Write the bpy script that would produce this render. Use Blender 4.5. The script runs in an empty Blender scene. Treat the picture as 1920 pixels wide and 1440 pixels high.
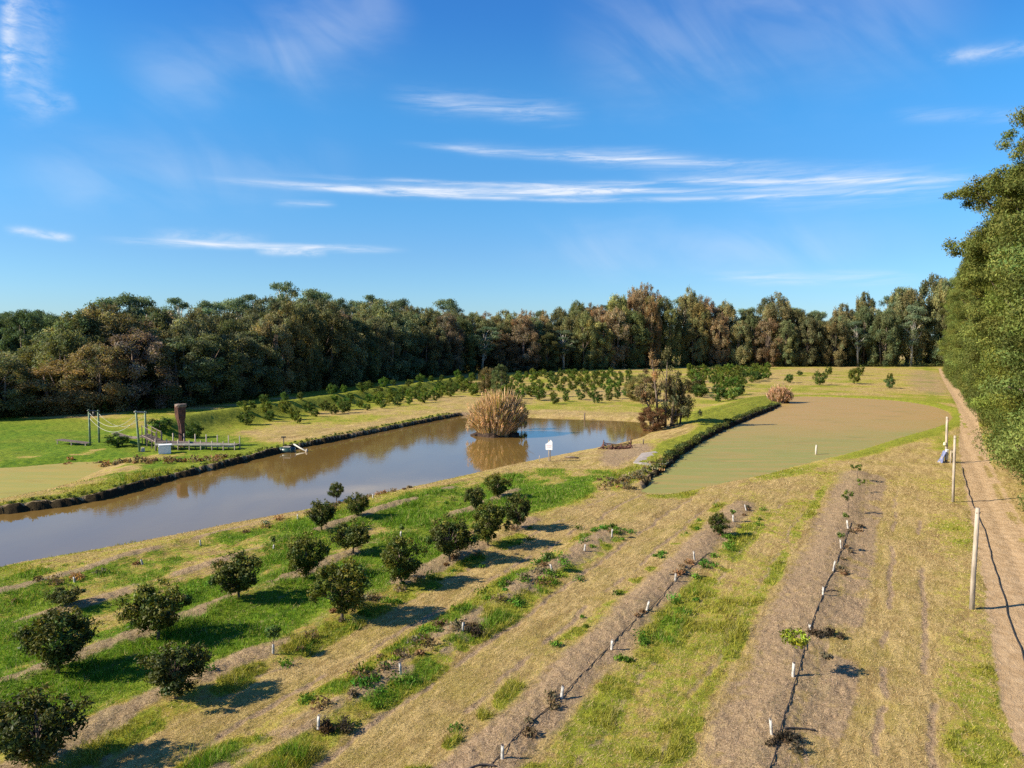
import bpy, math, random
import numpy as np
from mathutils import Vector, Matrix

R = math.radians
scene = bpy.context.scene
coll = scene.collection
# ------------------------------------------------------------------ camera, sky, sun, exposure
CAM_H = 10.0
FPX = 1356.0                                  # focal length in photo pixels (1920 wide)
PITCH = math.atan(80.0 / FPX)
cam_d = bpy.data.cameras.new("camera")
cam = bpy.data.objects.new("camera", cam_d)
coll.objects.link(cam)
cam.location = (0, 0, CAM_H)
cam.rotation_euler = (R(90) - PITCH, 0, 0)
cam_d.sensor_width = 36.0
cam_d.lens = 36.0 * FPX / 1920.0
cam_d.clip_start = 0.3
cam_d.clip_end = 6000
scene.camera = cam

SUN_EL = R(33)
TRAVEL = np.array([0.965, 0.262])             # direction in which shadows fall
TRAVEL /= np.linalg.norm(TRAVEL)
sun_d = bpy.data.lights.new("sun", "SUN")
sun = bpy.data.objects.new("sun", sun_d)
coll.objects.link(sun)
sun_d.energy = 4.9
sun_d.angle = R(0.6)
sun_d.color = (1.0, 0.89, 0.72)
_dir = Vector((TRAVEL[0] * math.cos(SUN_EL), TRAVEL[1] * math.cos(SUN_EL), -math.sin(SUN_EL)))
sun.rotation_euler = _dir.to_track_quat('-Z', 'Y').to_euler()
sun.location = (-30, -10, 40)

scene.view_settings.view_transform = 'Standard'
scene.view_settings.look = 'None'
scene.view_settings.exposure = 1.02
scene.view_settings.gamma = 1.0
scene.view_settings.use_curve_mapping = False
scene.cycles.use_denoising = False
scene.cycles.max_bounces = 6
scene.cycles.diffuse_bounces = 2
scene.cycles.glossy_bounces = 2
scene.cycles.transmission_bounces = 4
scene.cycles.volume_bounces = 0
scene.cycles.transparent_max_bounces = 4


def ray(px, py):
    v = Vector(((px - 960) / FPX, 1.0, (720 - py) / FPX))
    return Matrix.Rotation(-PITCH, 3, 'X') @ v


def W(px, py, z=0.0):
    d = ray(px, py)
    t = (z - CAM_H) / d.z
    return np.array([d.x * t, d.y * t])


def height_of(px, py_base, py_top):
    """real height of an upright thing standing on z=0"""
    b = W(px, py_base)
    d = ray(px, py_top)
    return CAM_H + d.z / d.y * b[1]


def azel(px, py):
    d = ray(px, py).normalized()
    return math.atan2(d.x, d.y), math.asin(d.z)


class NG:
    """little node-graph writer"""
    def __init__(s, nt):
        s.nt = nt
        s.n = nt.nodes
        s.l = nt.links

    def new(s, t, **kw):
        n = s.n.new(t)
        for k, v in kw.items():
            setattr(n, k, v)
        return n

    def put(s, sock, v):
        if isinstance(v, bpy.types.NodeSocket):
            s.l.new(v, sock)
        else:
            if sock.type == 'RGBA' and not hasattr(v, '__len__'):
                v = (v, v, v, 1)
            if sock.type == 'RGBA' and len(v) == 3:
                v = (*v, 1)
            sock.default_value = v

    def m(s, op, a, b=0.0, c=None, clamp=False):
        n = s.new('ShaderNodeMath', operation=op, use_clamp=clamp)
        s.put(n.inputs[0], a)
        s.put(n.inputs[1], b)
        if c is not None:
            s.put(n.inputs[2], c)
        return n.outputs[0]

    def mix(s, f, a, b, bt='MIX'):
        n = s.new('ShaderNodeMix', data_type='RGBA', blend_type=bt)
        s.put(n.inputs[0], f)
        s.put(n.inputs[6], a)
        s.put(n.inputs[7], b)
        return n.outputs[2]

    def sstep(s, v, a, b):
        n = s.new('ShaderNodeMapRange', interpolation_type='SMOOTHSTEP')
        s.put(n.inputs[0], v)
        n.inputs[1].default_value = a
        n.inputs[2].default_value = b
        return n.outputs[0]

    def noise(s, vec, scale, detail=4, rough=0.55, dist=0.0):
        n = s.new('ShaderNodeTexNoise')
        if vec is not None:
            s.put(n.inputs['Vector'], vec)
        n.inputs['Scale'].default_value = scale
        n.inputs['Detail'].default_value = detail
        n.inputs['Roughness'].default_value = rough
        n.inputs['Distortion'].default_value = dist
        return n.outputs[0]

    def mapping(s, vec, rot=(0, 0, 0), scale=(1, 1, 1), loc=(0, 0, 0)):
        if any(rot):
            n0 = s.new('ShaderNodeMapping')
            s.put(n0.inputs['Vector'], vec)
            n0.inputs['Rotation'].default_value = rot
            vec = n0.outputs[0]
        n = s.new('ShaderNodeMapping')
        s.put(n.inputs['Vector'], vec)
        n.inputs['Scale'].default_value = scale
        n.inputs['Location'].default_value = loc
        return n.outputs[0]

    def xyz(s, a, b, c=0.0):
        n = s.new('ShaderNodeCombineXYZ')
        s.put(n.inputs[0], a)
        s.put(n.inputs[1], b)
        s.put(n.inputs[2], c)
        return n.outputs[0]


world = bpy.data.worlds.new("World")
scene.world = world
world.use_nodes = True
world.node_tree.nodes.clear()
g = NG(world.node_tree)
sky = g.new('ShaderNodeTexSky', sky_type='NISHITA')
sky.sun_disc = False
sky.sun_elevation = SUN_EL
sky.sun_rotation = math.atan2(-TRAVEL[0], -TRAVEL[1])
sky.altitude = 50
sky.air_density = 1.0
sky.dust_density = 0.3
sky.ozone_density = 3.0
tc = g.new('ShaderNodeTexCoord').outputs['Generated']
sep = g.new('ShaderNodeSeparateXYZ')
g.put(sep.inputs[0], tc)
az = g.m('ARCTAN2', sep.outputs[0], sep.outputs[1])
el = g.m('ARCSINE', sep.outputs[2])
ae = g.xyz(az, el)
hs = g.new('ShaderNodeHueSaturation')
hs.inputs['Saturation'].default_value = 1.18
hs.inputs['Hue'].default_value = 0.5
hs.inputs['Value'].default_value = 1.0
g.put(hs.inputs['Color'], sky.outputs[0])
# deeper blue high up: the upper air above this place is very clear
rmp = g.new('ShaderNodeValToRGB')
rmp.color_ramp.interpolation = 'EASE'
els = rmp.color_ramp.elements
for i_, (e_, c_) in enumerate(((.0, (.44, .62, .86)), (.10, (.38, .65, .88)), (.20, (.35, .76, .96)), (.30, (.25, .84, 1.07)), (.44, (.05, .68, 1.08)), (.9, (.02, .50, .95)))):
    e = els[i_] if i_ < 2 else els.new(e_)
    e.position = e_
    e.color = (*c_, 1)
g.put(rmp.inputs[0], el)
tint = rmp.outputs[0]
skycol = g.mix(1.0, hs.outputs[0], tint, 'MULTIPLY')
# thin haze low down
skycol = g.mix(g.m('MULTIPLY', g.m('SUBTRACT', 1.0, g.sstep(el, 0.0, .22)), .10), skycol, (4.6, 5.3, 5.9))
# cirrus streaks
wob = g.noise(g.mapping(ae, scale=(9, 30, 1)), 1.0, 4, 0.6)
wob2 = g.noise(g.mapping(ae, scale=(3, 8, 1), loc=(3, 1, 0)), 1.0, 3, 0.5)
fine = g.noise(g.mapping(ae, scale=(9, 110, 1)), 1.0, 7, 0.68, 0.6)
fine2 = g.noise(g.mapping(ae, scale=(26, 60, 1)), 1.0, 7, 0.65, 0.4)
soft_t = g.noise(g.mapping(ae, rot=(0, 0, .6), scale=(5, 12, 1), loc=(2, 5, 0)), 1.0, 4, .5, .8)
cover = None


def streak(p0, p1, wpx, amp, tex='long', bend=0.0, soft=0.3):
    """cirrus band between two sky directions, given by where they are seen"""
    global cover
    a0, e0 = azel(*p0)
    a1, e1 = azel(*p1)
    L = math.hypot(a1 - a0, e1 - e0)
    ca, sa = (a1 - a0) / L, (e1 - e0) / L
    w = wpx / FPX
    da = g.m('SUBTRACT', az, a0)
    de = g.m('SUBTRACT', el, e0)
    t = g.m('DIVIDE', g.m('ADD', g.m('MULTIPLY', da, ca), g.m('MULTIPLY', de, sa)), L)
    q = g.m('SUBTRACT', g.m('MULTIPLY', de, ca), g.m('MULTIPLY', da, sa))
    q = g.m('ADD', q, g.m('MULTIPLY', g.m('SUBTRACT', wob, 0.5), w * 1.5))
    q = g.m('ADD', q, g.m('MULTIPLY', g.m('SUBTRACT', wob2, 0.5), w * bend))
    gq = g.m('DIVIDE', q, w)
    prof = g.m('POWER', 2.718, g.m('MULTIPLY', g.m('MULTIPLY', gq, gq), -1.0))
    win = g.m('MULTIPLY', g.sstep(t, 0.0, soft), g.sstep(t, 1.0, 1.0 - soft))
    tx = g.sstep(soft_t, .25, .75) if tex == 'soft' else g.sstep(fine if tex == 'long' else fine2, 0.25, 0.75)
    v = g.m('MULTIPLY', g.m('MULTIPLY', prof, win), g.m('MULTIPLY', tx, amp))
    cover = v if cover is None else g.m('ADD', cover, v)


streak((340, 331), (1330, 352), 5.5, 1.15)
streak((560, 345), (1240, 350), 11, .35)
streak((420, 338), (1980, 334), 4, .75)
streak((1000, 352), (1650, 350), 5, .4)
streak((480, 322), (1500, 330), 4, .55)
streak((900, 345), (1350, 360), 5, .5)
streak((1180, 334), (1900, 330), 6, .8)
streak((1250, 345), (1880, 345), 14, .28)
streak((720, 264), (1500, 303), 5, .8)
streak((800, 272), (1350, 292), 10, .28)
streak((1000, 285), (1900, 330), 14, .35)
streak((0, 428), (150, 449), 6, .9, 'fine')
streak((150, 446), (780, 468), 5.5, 1.05)
streak((250, 440), (520, 448), 9, .35, 'fine')
streak((470, 470), (620, 474), 6, 1.1, 'fine')
streak((500, 380), (640, 383), 5, .5)
streak((700, 175), (1120, 215), 16, .5, 'long')
streak((200, 180), (600, 80), 50, .22, 'soft')
streak((480, 160), (760, -60), 55, .26, 'soft')
streak((30, -110), (12, 200), 11, .95, 'fine', .3)
streak((75, -60), (50, 260), 26, .35, 'fine')
streak((1740, 112), (2000, 78), 10, .6, 'fine')
streak((1650, 215), (2000, 215), 10, .22)
streak((1300, 518), (1760, 522), 10, .5)
streak((1350, 385), (1850, 360), 12, .2)
streak((60, 210), (150, 185), 12, .3, 'fine')
streak((1000, 60), (1900, -10), 90, .26, 'soft')
streak((900, 470), (1800, 440), 45, .24, 'soft')
streak((-100, 330), (700, 300), 45, .22, 'soft')
cover = g.m('MINIMUM', g.m('MULTIPLY', cover, .84), 0.85)
skycol = g.mix(.05, skycol, (4.6, 5.2, 6.0))
cl = g.mix(cover, skycol, (5.2, 5.45, 5.9))
bg = g.new('ShaderNodeBackground')
g.put(bg.inputs[0], cl)
bg.inputs[1].default_value = 0.088
wo = g.new('ShaderNodeOutputWorld')
g.l.new(bg.outputs[0], wo.inputs[0])


# ------------------------------------------------------------------ numpy helpers
rng = np.random.default_rng(7)
_tab = np.random.default_rng(3).random((257, 257))
_tab[256, :] = _tab[0, :]
_tab[:, 256] = _tab[:, 0]


def vnoise(x, y):
    xi = np.floor(x)
    yi = np.floor(y)
    fx = x - xi
    fy = y - yi
    fx = fx * fx * (3 - 2 * fx)
    fy = fy * fy * (3 - 2 * fy)
    a = xi.astype(int) & 255
    b = yi.astype(int) & 255
    t = _tab
    return (t[a, b] * (1 - fx) + t[a + 1, b] * fx) * (1 - fy) + (t[a, b + 1] * (1 - fx) + t[a + 1, b + 1] * fx) * fy


def fbm(x, y, s, octv=4, gain=0.5, off=0.0):
    v = 0
    a = 1.0
    tot = 0
    for i in range(octv):
        k = s * 2.03 ** i
        v = v + a * vnoise(x * k + 17.3 * i + off, y * k + 5.1 * i + off * 1.7)
        tot += a
        a *= gain
    return v / tot


def sm(v, a, b):
    t = np.clip((v - a) / (b - a), 0, 1)
    return t * t * (3 - 2 * t)


def seg_dist(x, y, pts, closed=False):
    """distance to a polyline and the side of it (positive on its left)"""
    pts = np.asarray(pts)
    m = (x > pts[:, 0].min() - 15) & (x < pts[:, 0].max() + 15) & (y > pts[:, 1].min() - 15) & (y < pts[:, 1].max() + 15)
    full = np.full(x.shape, 99.0)
    X0, x, y = x, x[m], y[m]
    best = np.full(x.shape, 1e9)
    n = len(pts)
    for i in range(n if closed else n - 1):
        ax, ay = pts[i]
        bx, by = pts[(i + 1) % n]
        dx, dy = bx - ax, by - ay
        L2 = dx * dx + dy * dy + 1e-12
        t = np.clip(((x - ax) * dx + (y - ay) * dy) / L2, 0, 1)
        d = np.hypot(x - ax - t * dx, y - ay - t * dy)
        best = np.minimum(best, d)
    full[m] = best
    return full


def inside(x, y, pts):
    pts = np.asarray(pts)
    m = (x >= pts[:, 0].min()) & (x <= pts[:, 0].max()) & (y >= pts[:, 1].min()) & (y <= pts[:, 1].max())
    full = np.zeros(x.shape, bool)
    x, y = x[m], y[m]
    c = np.zeros(x.shape, bool)
    n = len(pts)
    for i in range(n):
        ax, ay = pts[i]
        bx, by = pts[(i + 1) % n]
        if ay == by:
            continue
        cond = ((ay > y) != (by > y)) & (x < (bx - ax) * (y - ay) / (by - ay) + ax)
        c ^= cond
    full[m] = c
    return full


def sdist(x, y, pts):
    d = seg_dist(x, y, pts, True)
    return np.where(inside(x, y, pts), -d, d)


def smooth_poly(pts, k=2, closed=True):
    p = np.array(pts, float)
    for _ in range(k):
        if closed:
            q = np.roll(p, -1, 0)
            p = np.stack([p * .75 + q * .25, p * .25 + q * .75], 1).reshape(-1, 2)
        else:
            a, b = p[:-1], p[1:]
            m = np.stack([a * .75 + b * .25, a * .25 + b * .75], 1).reshape(-1, 2)
            p = np.vstack([p[:1], m, p[-1:]])
    return p


def poly_px(pts, z=0.0, k=2, closed=True):
    return smooth_poly([W(a, b, z) for a, b in pts], k, closed)


TH = R(28.5)
TH2 = R(29.5)


def uv(x, y, th=TH):
    return x * math.sin(th) + y * math.cos(th), x * math.cos(th) - y * math.sin(th)


def from_uv(u, v, th=TH):
    return np.array([u * math.sin(th) + v * math.cos(th), u * math.cos(th) - v * math.sin(th)])


# ------------------------------------------------------------------ where things lie (ground plan)
Z_MAIN, Z_RIGHT, Z_LEFT = -0.36, -0.22, -0.30
main_pond = poly_px([(-700, 1040), (0, 966), (60, 957), (130, 949), (200, 936), (300, 906), (400, 881), (480, 861), (530, 847), (600, 833),
                     (700, 813), (800, 792), (846, 783), (870, 778), (930, 782), (985, 783), (1100, 787), (1190, 790), (1222, 800),
                     (1216, 813), (1170, 828), (1100, 841), (1060, 849), (1010, 859), (950, 871), (900, 883), (800, 905), (700, 926), (600, 948),
                     (450, 975), (300, 1005), (150, 1032), (0, 1058), (-700, 1190)], Z_MAIN)
right_pond = poly_px([(1205, 922), (1240, 926), (1290, 919), (1340, 906), (1420, 891), (1500, 869), (1600, 846), (1700, 815), (1765, 797), (1782, 785),
                      (1775, 772), (1740, 760), (1680, 751), (1600, 746), (1500, 743), (1480, 746), (1462, 764), (1400, 788), (1330, 820), (1280, 852),
                      (1250, 877), (1215, 906)], Z_RIGHT)
left_pond = poly_px([(-500, 890), (0, 880), (100, 871), (165, 866), (205, 868), (170, 886), (110, 912), (0, 934), (-500, 1020)], Z_LEFT)
cut_main = poly_px([(-500, 1020), (0, 964), (60, 956), (130, 948), (200, 935), (300, 905), (400, 880), (480, 860), (530, 846), (600, 832), (700, 812), (800, 791), (845, 782)], Z_MAIN, 2, False)
cut_right = poly_px([(1215, 900), (1250, 875), (1280, 850), (1330, 818), (1400, 786), (1462, 762)], Z_RIGHT, 2, False)
ridge_left = poly_px([(-400, 985), (0, 945), (100, 925), (200, 908), (300, 882), (400, 862), (480, 843), (560, 828), (700, 802), (800, 781), (850, 774)], 0.3, 2, False)
ridge_mid = poly_px([(1170, 862), (1230, 842), (1300, 812), (1380, 778), (1450, 755)], 0.4, 2, False)
levee = poly_px([(300, 800), (360, 786), (430, 776), (500, 766), (600, 751), (700, 736), (800, 722), (860, 713)], 1.0, 2, False)
bank_green = poly_px([(1290, 790), (1360, 768), (1400, 752), (1470, 742)], 0.3, 2, False)
field_left = poly_px([(-300, 800), (0, 785), (200, 777), (350, 764), (430, 756), (560, 736), (700, 719), (870, 700), (870, 716), (700, 740), (560, 765), (430, 790), (330, 850), (200, 860), (0, 868), (-300, 880)])
orch_edge = [(1010, 880), (900, 900), (700, 940), (500, 990), (0, 1085)]
sand = poly_px([(1130, 850), (1150, 838), (1210, 832), (1225, 845), (1190, 862), (1150, 880), (1125, 872)])
road = poly_px([(1900, 1500), (1850, 1142), (1826, 1000), (1806, 900), (1796, 830), (1800, 800), (1798, 772), (1786, 745), (1768, 715), (1758, 690), (1764, 690), (1782, 715), (1815, 745),
                (1832, 772), (1836, 800), (1850, 850), (1880, 910), (1930, 1000), (2100, 1300), (2200, 1500)], 0, 2)
pad = poly_px([(1700, 694), (1760, 694), (1790, 735), (1780, 745), (1700, 735)])
row_v = [-2.8, -8.5, -13.4, -18.0, -22.6, -27.0, -31.2]
row_u0 = [-20, -20, -20, -20, -20, -20, -20]


def row_ends():
    ends = []
    for p in [(1625, 888), (1405, 945), (1165, 985), (985, 975), (960, 915), (850, 915), (700, 935)]:
        ends.append(uv(*W(*p))[0])
    return ends


row_u1 = row_ends()


def ground(x, y, want_zones=False):
    x = np.asarray(x, float)
    y = np.asarray(y, float)
    u, v = uv(x, y)
    u2, v2 = uv(x, y, TH2)
    n1 = fbm(x, y, 0.35, 3)
    n2 = fbm(x, y, 1.7, 3, off=3)
    h = (n1 - .5) * 0.22 + (n2 - .5) * 0.07
    far = np.hypot(x, y)
    h = h + np.where(far > 350, (fbm(x, y, 0.006, 3) - .5) * np.clip(far - 350, 0, 900) * 0.010, 0)
    mound = np.zeros_like(x)
    wig = (fbm(u, v * 0, 0.35, 2, off=9) - .5) * 0.5
    for rv, ru in zip(row_v, row_u1):
        rd = (v - rv + wig * .6)
        along = sm(u, ru + 2.0, ru - 1.5)
        mound = np.maximum(mound, np.exp(-(rd / 0.75) ** 2) * along)
    h = h + mound * 0.15 * (0.6 + 0.8 * fbm(u, v, 0.5, 2, off=4))
    # ridges and levee
    dl = seg_dist(x, y, ridge_left)
    h = h + 0.10 * np.exp(-(dl / 2.0) ** 2)
    dm = seg_dist(x, y, ridge_mid)
    h = h + 0.20 * np.exp(-(dm / 3.2) ** 2)
    dv = seg_dist(x, y, levee)
    h = h + 1.7 * np.exp(-(dv / 2.4) ** 2)
    dg = seg_dist(x, y, bank_green)
    h = h + 0.7 * np.exp(-(dg / 3.0) ** 2)
    # road: flat, slightly sunk wheel tracks
    dr = sdist(x, y, road)
    on = sm(dr, 0.35, -0.35)
    h = h * (1 - 0.7 * on) - 0.05 * on
    for tr in (4.0, 5.8):
        h = h - 0.045 * np.exp(-((v2 - tr - wig * .5) / 0.28) ** 2) * on
    # ponds
    dmn = sdist(x, y, main_pond)
    drt = sdist(x, y, right_pond)
    dlf = sdist(x, y, left_pond)
    jag = (fbm(x, y, 1.1, 3, off=21) - .5)
    cm = sm(seg_dist(x, y, cut_main), 4.5, 2.0) * sm(seg_dist(x, y, ridge_left), 9, 6)
    cr = sm(seg_dist(x, y, cut_right), 4.0, 2.0)
    for dd, zz, cut in ((dmn, Z_MAIN, cm), (drt, Z_RIGHT, cr), (dlf, Z_LEFT, 0 * x)):
        steep = 0.16 + cut * 2.2
        d2 = dd + jag * (0.25 + 0.5 * cut)
        bank = zz - 0.05 + np.where(d2 > 0, d2 * steep, d2 * 0.5)
        bank = np.maximum(bank, zz - 1.2)
        h = np.where(dd < 9, np.minimum(h, np.where(dd < 9, bank, 99)), h)
    if not want_zones:
        return h
    # --- zones: R green, G bare soil / mulch, B lushness (dark lime to emerald), A straw-yellow
    G1 = fbm(x, y, 0.12, 4, off=31)
    G2 = fbm(x, y, 0.6, 4, .6, off=41)
    G3 = fbm(u * 0.35, v, 0.9, 4, .6, off=51)
    green = 0.26 + (G1 - .5) * 1.1 + (G2 - .5) * 0.6
    inrow = (u < 70) & (v < 4)
    # orchard on the left is lush
    lush = sm(v, -16.0, -20.5) * sm(u, 58, 44) * (.35 + .65 * sm(dmn, 2.5, 5.5)) * (.72 + .5 * sm(fbm(u * .6, v, .35, 3, off=91), .35, .6))
    green = green + lush * (0.75 + (G3 - .5) * 1.3)
    # long bands running with the rows: straw lanes, weedy verges, yellowing strips
    NL = fbm(u * .18, v * .6, 0.5, 4, .6, off=131)          # slow change along a band
    NP = sm(fbm(u * .9, v * .5, 0.7, 4, .6, off=141), .45, .60)
    vw = v + wig * .8

    def band(c, w, p=4):
        return np.exp(-np.abs((vw - c) / w) ** p)
    near = sm(u, 60, 50)
    for c, w, amp, gate, ru in ((-14.1, .55, 1.05, .75, row_u1[2]), (-12.6, .55, 1.1, .75, row_u1[2]), (-6.95, .62, .85, .55, row_u1[1]), (-9.75, .35, .75, .9, row_u1[1]),
                                (-17.0, .6, .6, .8, row_u1[3]), (-4.6, .35, .5, .6, row_u1[0] - 6), (-21.6, .5, .4, .5, row_u1[4])):
        al = sm(u, ru + 1, ru - 3)
        green = green + amp * band(c, w) * al * (1 - gate + gate * 1.5 * NP) * (.5 + NL)
    green = green + .30 * band(-5.5, 1.0) * sm(u, 56, 46) * (.5 + NL)
    green = green + .40 * band(-2.2, .9) * 0
    for c, w, amp in ((-15.6, .9, .55), (-10.9, 1.0, .65), (-0.1, 1.15, .75), (-3.9, .5, .5)):
        green = green - amp * band(c, w) * near
    green = green + 0.22 * np.exp(-((v2 - 1.9) / 1.1) ** 2) * (.2 + 1.4 * NL)
    on = on * (1 - .75 * np.exp(-((v2 - 4.75 - wig * .4) / .30) ** 2) * sm(fbm(u2, v2, .5, 3, off=301), .42, .58)) * sm(fbm(x, y, 1.3, 3, off=311) + on * .5, .5, .75)
    fl = sdist(x, y, field_left)
    green = green + sm(fl, 2, -2) * (-.1 + 1.1 * sm(fbm(x, y, .13, 4, .6, off=15), .36, .60)) * (.6 + G2)
    green = green - .5 * np.exp(-((dlf - 2) / 3.0) ** 2)
    green = green + 0.75 * np.exp(-(dl / 2.2) ** 2) + 0.85 * np.exp(-(dv / 4.5) ** 2) + 0.6 * np.exp(-(dg / 3.2) ** 2)
    green = green + 0.12 * np.exp(-(dm / 3.5) ** 2)
    green = green + 0.55 * sm(np.abs(drt - 1.4), 1.8, 0.5) * (drt > 0)
    back = sm(far, 66, 84) * (v < 26) * (v > -200)
    green = green + back * 0.22 * (1 - sm(dmn, 9, 3))
    dry_far = sm(y, 66, 82) * sm(dmn, 8, 2)
    green = green - 0.25 * dry_far
    soil = np.zeros_like(x)
    for i, (rv, ru) in enumerate(zip(row_v, row_u1)):
        wd = [1.15, 0.85, 0.55, 0.62, 0.5, 0.42, .35][i]
        off = [-.25, 0, 0, 0, 0, 0, 0][i]
        al = sm(u, ru + 1.5, ru - 1.0)
        pt = 0.30 + 0.95 * sm(fbm(u * .6, v, .8, 4, off=60 + i), .36, .6)
        if i in (0, 1):
            pt = pt * .35 + .72
        soil = np.maximum(soil, np.exp(-np.abs((v - rv - off + wig * .7) / wd) ** 3.0) * al * pt)
    soil = np.maximum(soil, 0.9 * band(-1.55, .62) * sm(u, row_u1[0] + 1, row_u1[0] - 2) * (.35 + .75 * sm(fbm(u, v, .6, 3, off=77), .35, .6)))
    # darker earth and painted soil shadow on the far side of the two long beds
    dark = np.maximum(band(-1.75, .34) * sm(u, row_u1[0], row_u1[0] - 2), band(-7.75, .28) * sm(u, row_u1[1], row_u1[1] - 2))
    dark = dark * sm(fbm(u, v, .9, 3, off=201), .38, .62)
    sd = sdist(x, y, sand)
    soil = np.maximum(soil, .8 * sm(sd, 1.0, -.6))
    pd = sdist(x, y, pad)
    soil = np.maximum(soil, .55 * sm(pd, 4, -3))
    soil = np.minimum(soil, .82)
    # bare faces of the cut banks
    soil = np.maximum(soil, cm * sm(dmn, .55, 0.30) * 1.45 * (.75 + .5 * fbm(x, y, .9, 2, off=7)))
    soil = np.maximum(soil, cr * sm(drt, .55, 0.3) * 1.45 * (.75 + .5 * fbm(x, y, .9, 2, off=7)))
    soil = np.maximum(soil, (1 - cm) * sm(dmn, .45, 0.05) * 0.5)
    green = green - .5 * sm(sd, 1.5, -.5)
    soil = np.maximum(soil, .9 * np.exp(-((v + 13.2 + wig) / .9) ** 2) * sm(fbm(u, v, 1.1, 3, off=123), .56, .68) * sm(u, row_u1[2], row_u1[2] - 2))
    # wheel ruts in the lanes between the rows
    rut = np.zeros_like(x)
    for c in (-15.0, -16.6, -10.2, -11.9, -5.0, -6.6, -0.3, -1.9, 0.9, -20.0, -21.3):
        rut = np.maximum(rut, np.exp(-((v - c + wig * .8 + (fbm(u, v * 0 + c, 1.6, 2) - .5) * .22) / 0.12) ** 2) * sm(fbm(u, v, .6, 3, off=c), .34, .50))
    rut = rut * sm(u, 62, 45)
    soil = np.maximum(soil, rut * (.95 - .5 * np.clip(green, 0, 1)))
    h = h - rut * 0.05 * fbm(x, y, 3.0, 2, off=66)
    h = h + np.clip(soil, 0, 1) * (fbm(x, y, 5.0, 3, off=8) - .5) * 0.12 + np.clip(green, 0, 1) * (fbm(x, y, 4.0, 2, off=88) - .5) * 0.07
    lushv = np.clip(lush * (.6 + G2 * .6) + .5 * np.clip(green - .6, 0, 1) * (v > -17) * (u < 60), 0, 1)
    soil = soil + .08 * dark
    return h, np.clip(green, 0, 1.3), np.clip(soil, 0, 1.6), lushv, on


def zat(x, y):
    return float(ground(np.array([x]), np.array([y]))[0])


# ------------------------------------------------------------------ object helpers
def mesh_np(name, V, F, mat=None, parent=None, col=None, smooth=False, uvs=None):
    V = np.ascontiguousarray(V, dtype=np.float32)
    F = np.ascontiguousarray(F, dtype=np.int32)
    me = bpy.data.meshes.new(name)
    nv, (nf, k) = len(V), F.shape
    me.vertices.add(nv)
    me.vertices.foreach_set("co", V.ravel())
    me.loops.add(nf * k)
    me.loops.foreach_set("vertex_index", F.ravel())
    me.polygons.add(nf)
    me.polygons.foreach_set("loop_start", np.arange(0, nf * k, k, dtype=np.int32))
    me.polygons.foreach_set("loop_total", np.full(nf, k, dtype=np.int32))
    if smooth:
        me.polygons.foreach_set("use_smooth", np.ones(nf, bool))
    me.update(calc_edges=True)
    if col is not None:
        a = me.color_attributes.new("col", 'FLOAT_COLOR', 'POINT')
        a.data.foreach_set("color", np.ascontiguousarray(col, dtype=np.float32).ravel())
    o = bpy.data.objects.new(name, me)
    coll.objects.link(o)
    if mat:
        me.materials.append(mat)
    if parent:
        o.parent = parent
    return o


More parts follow.
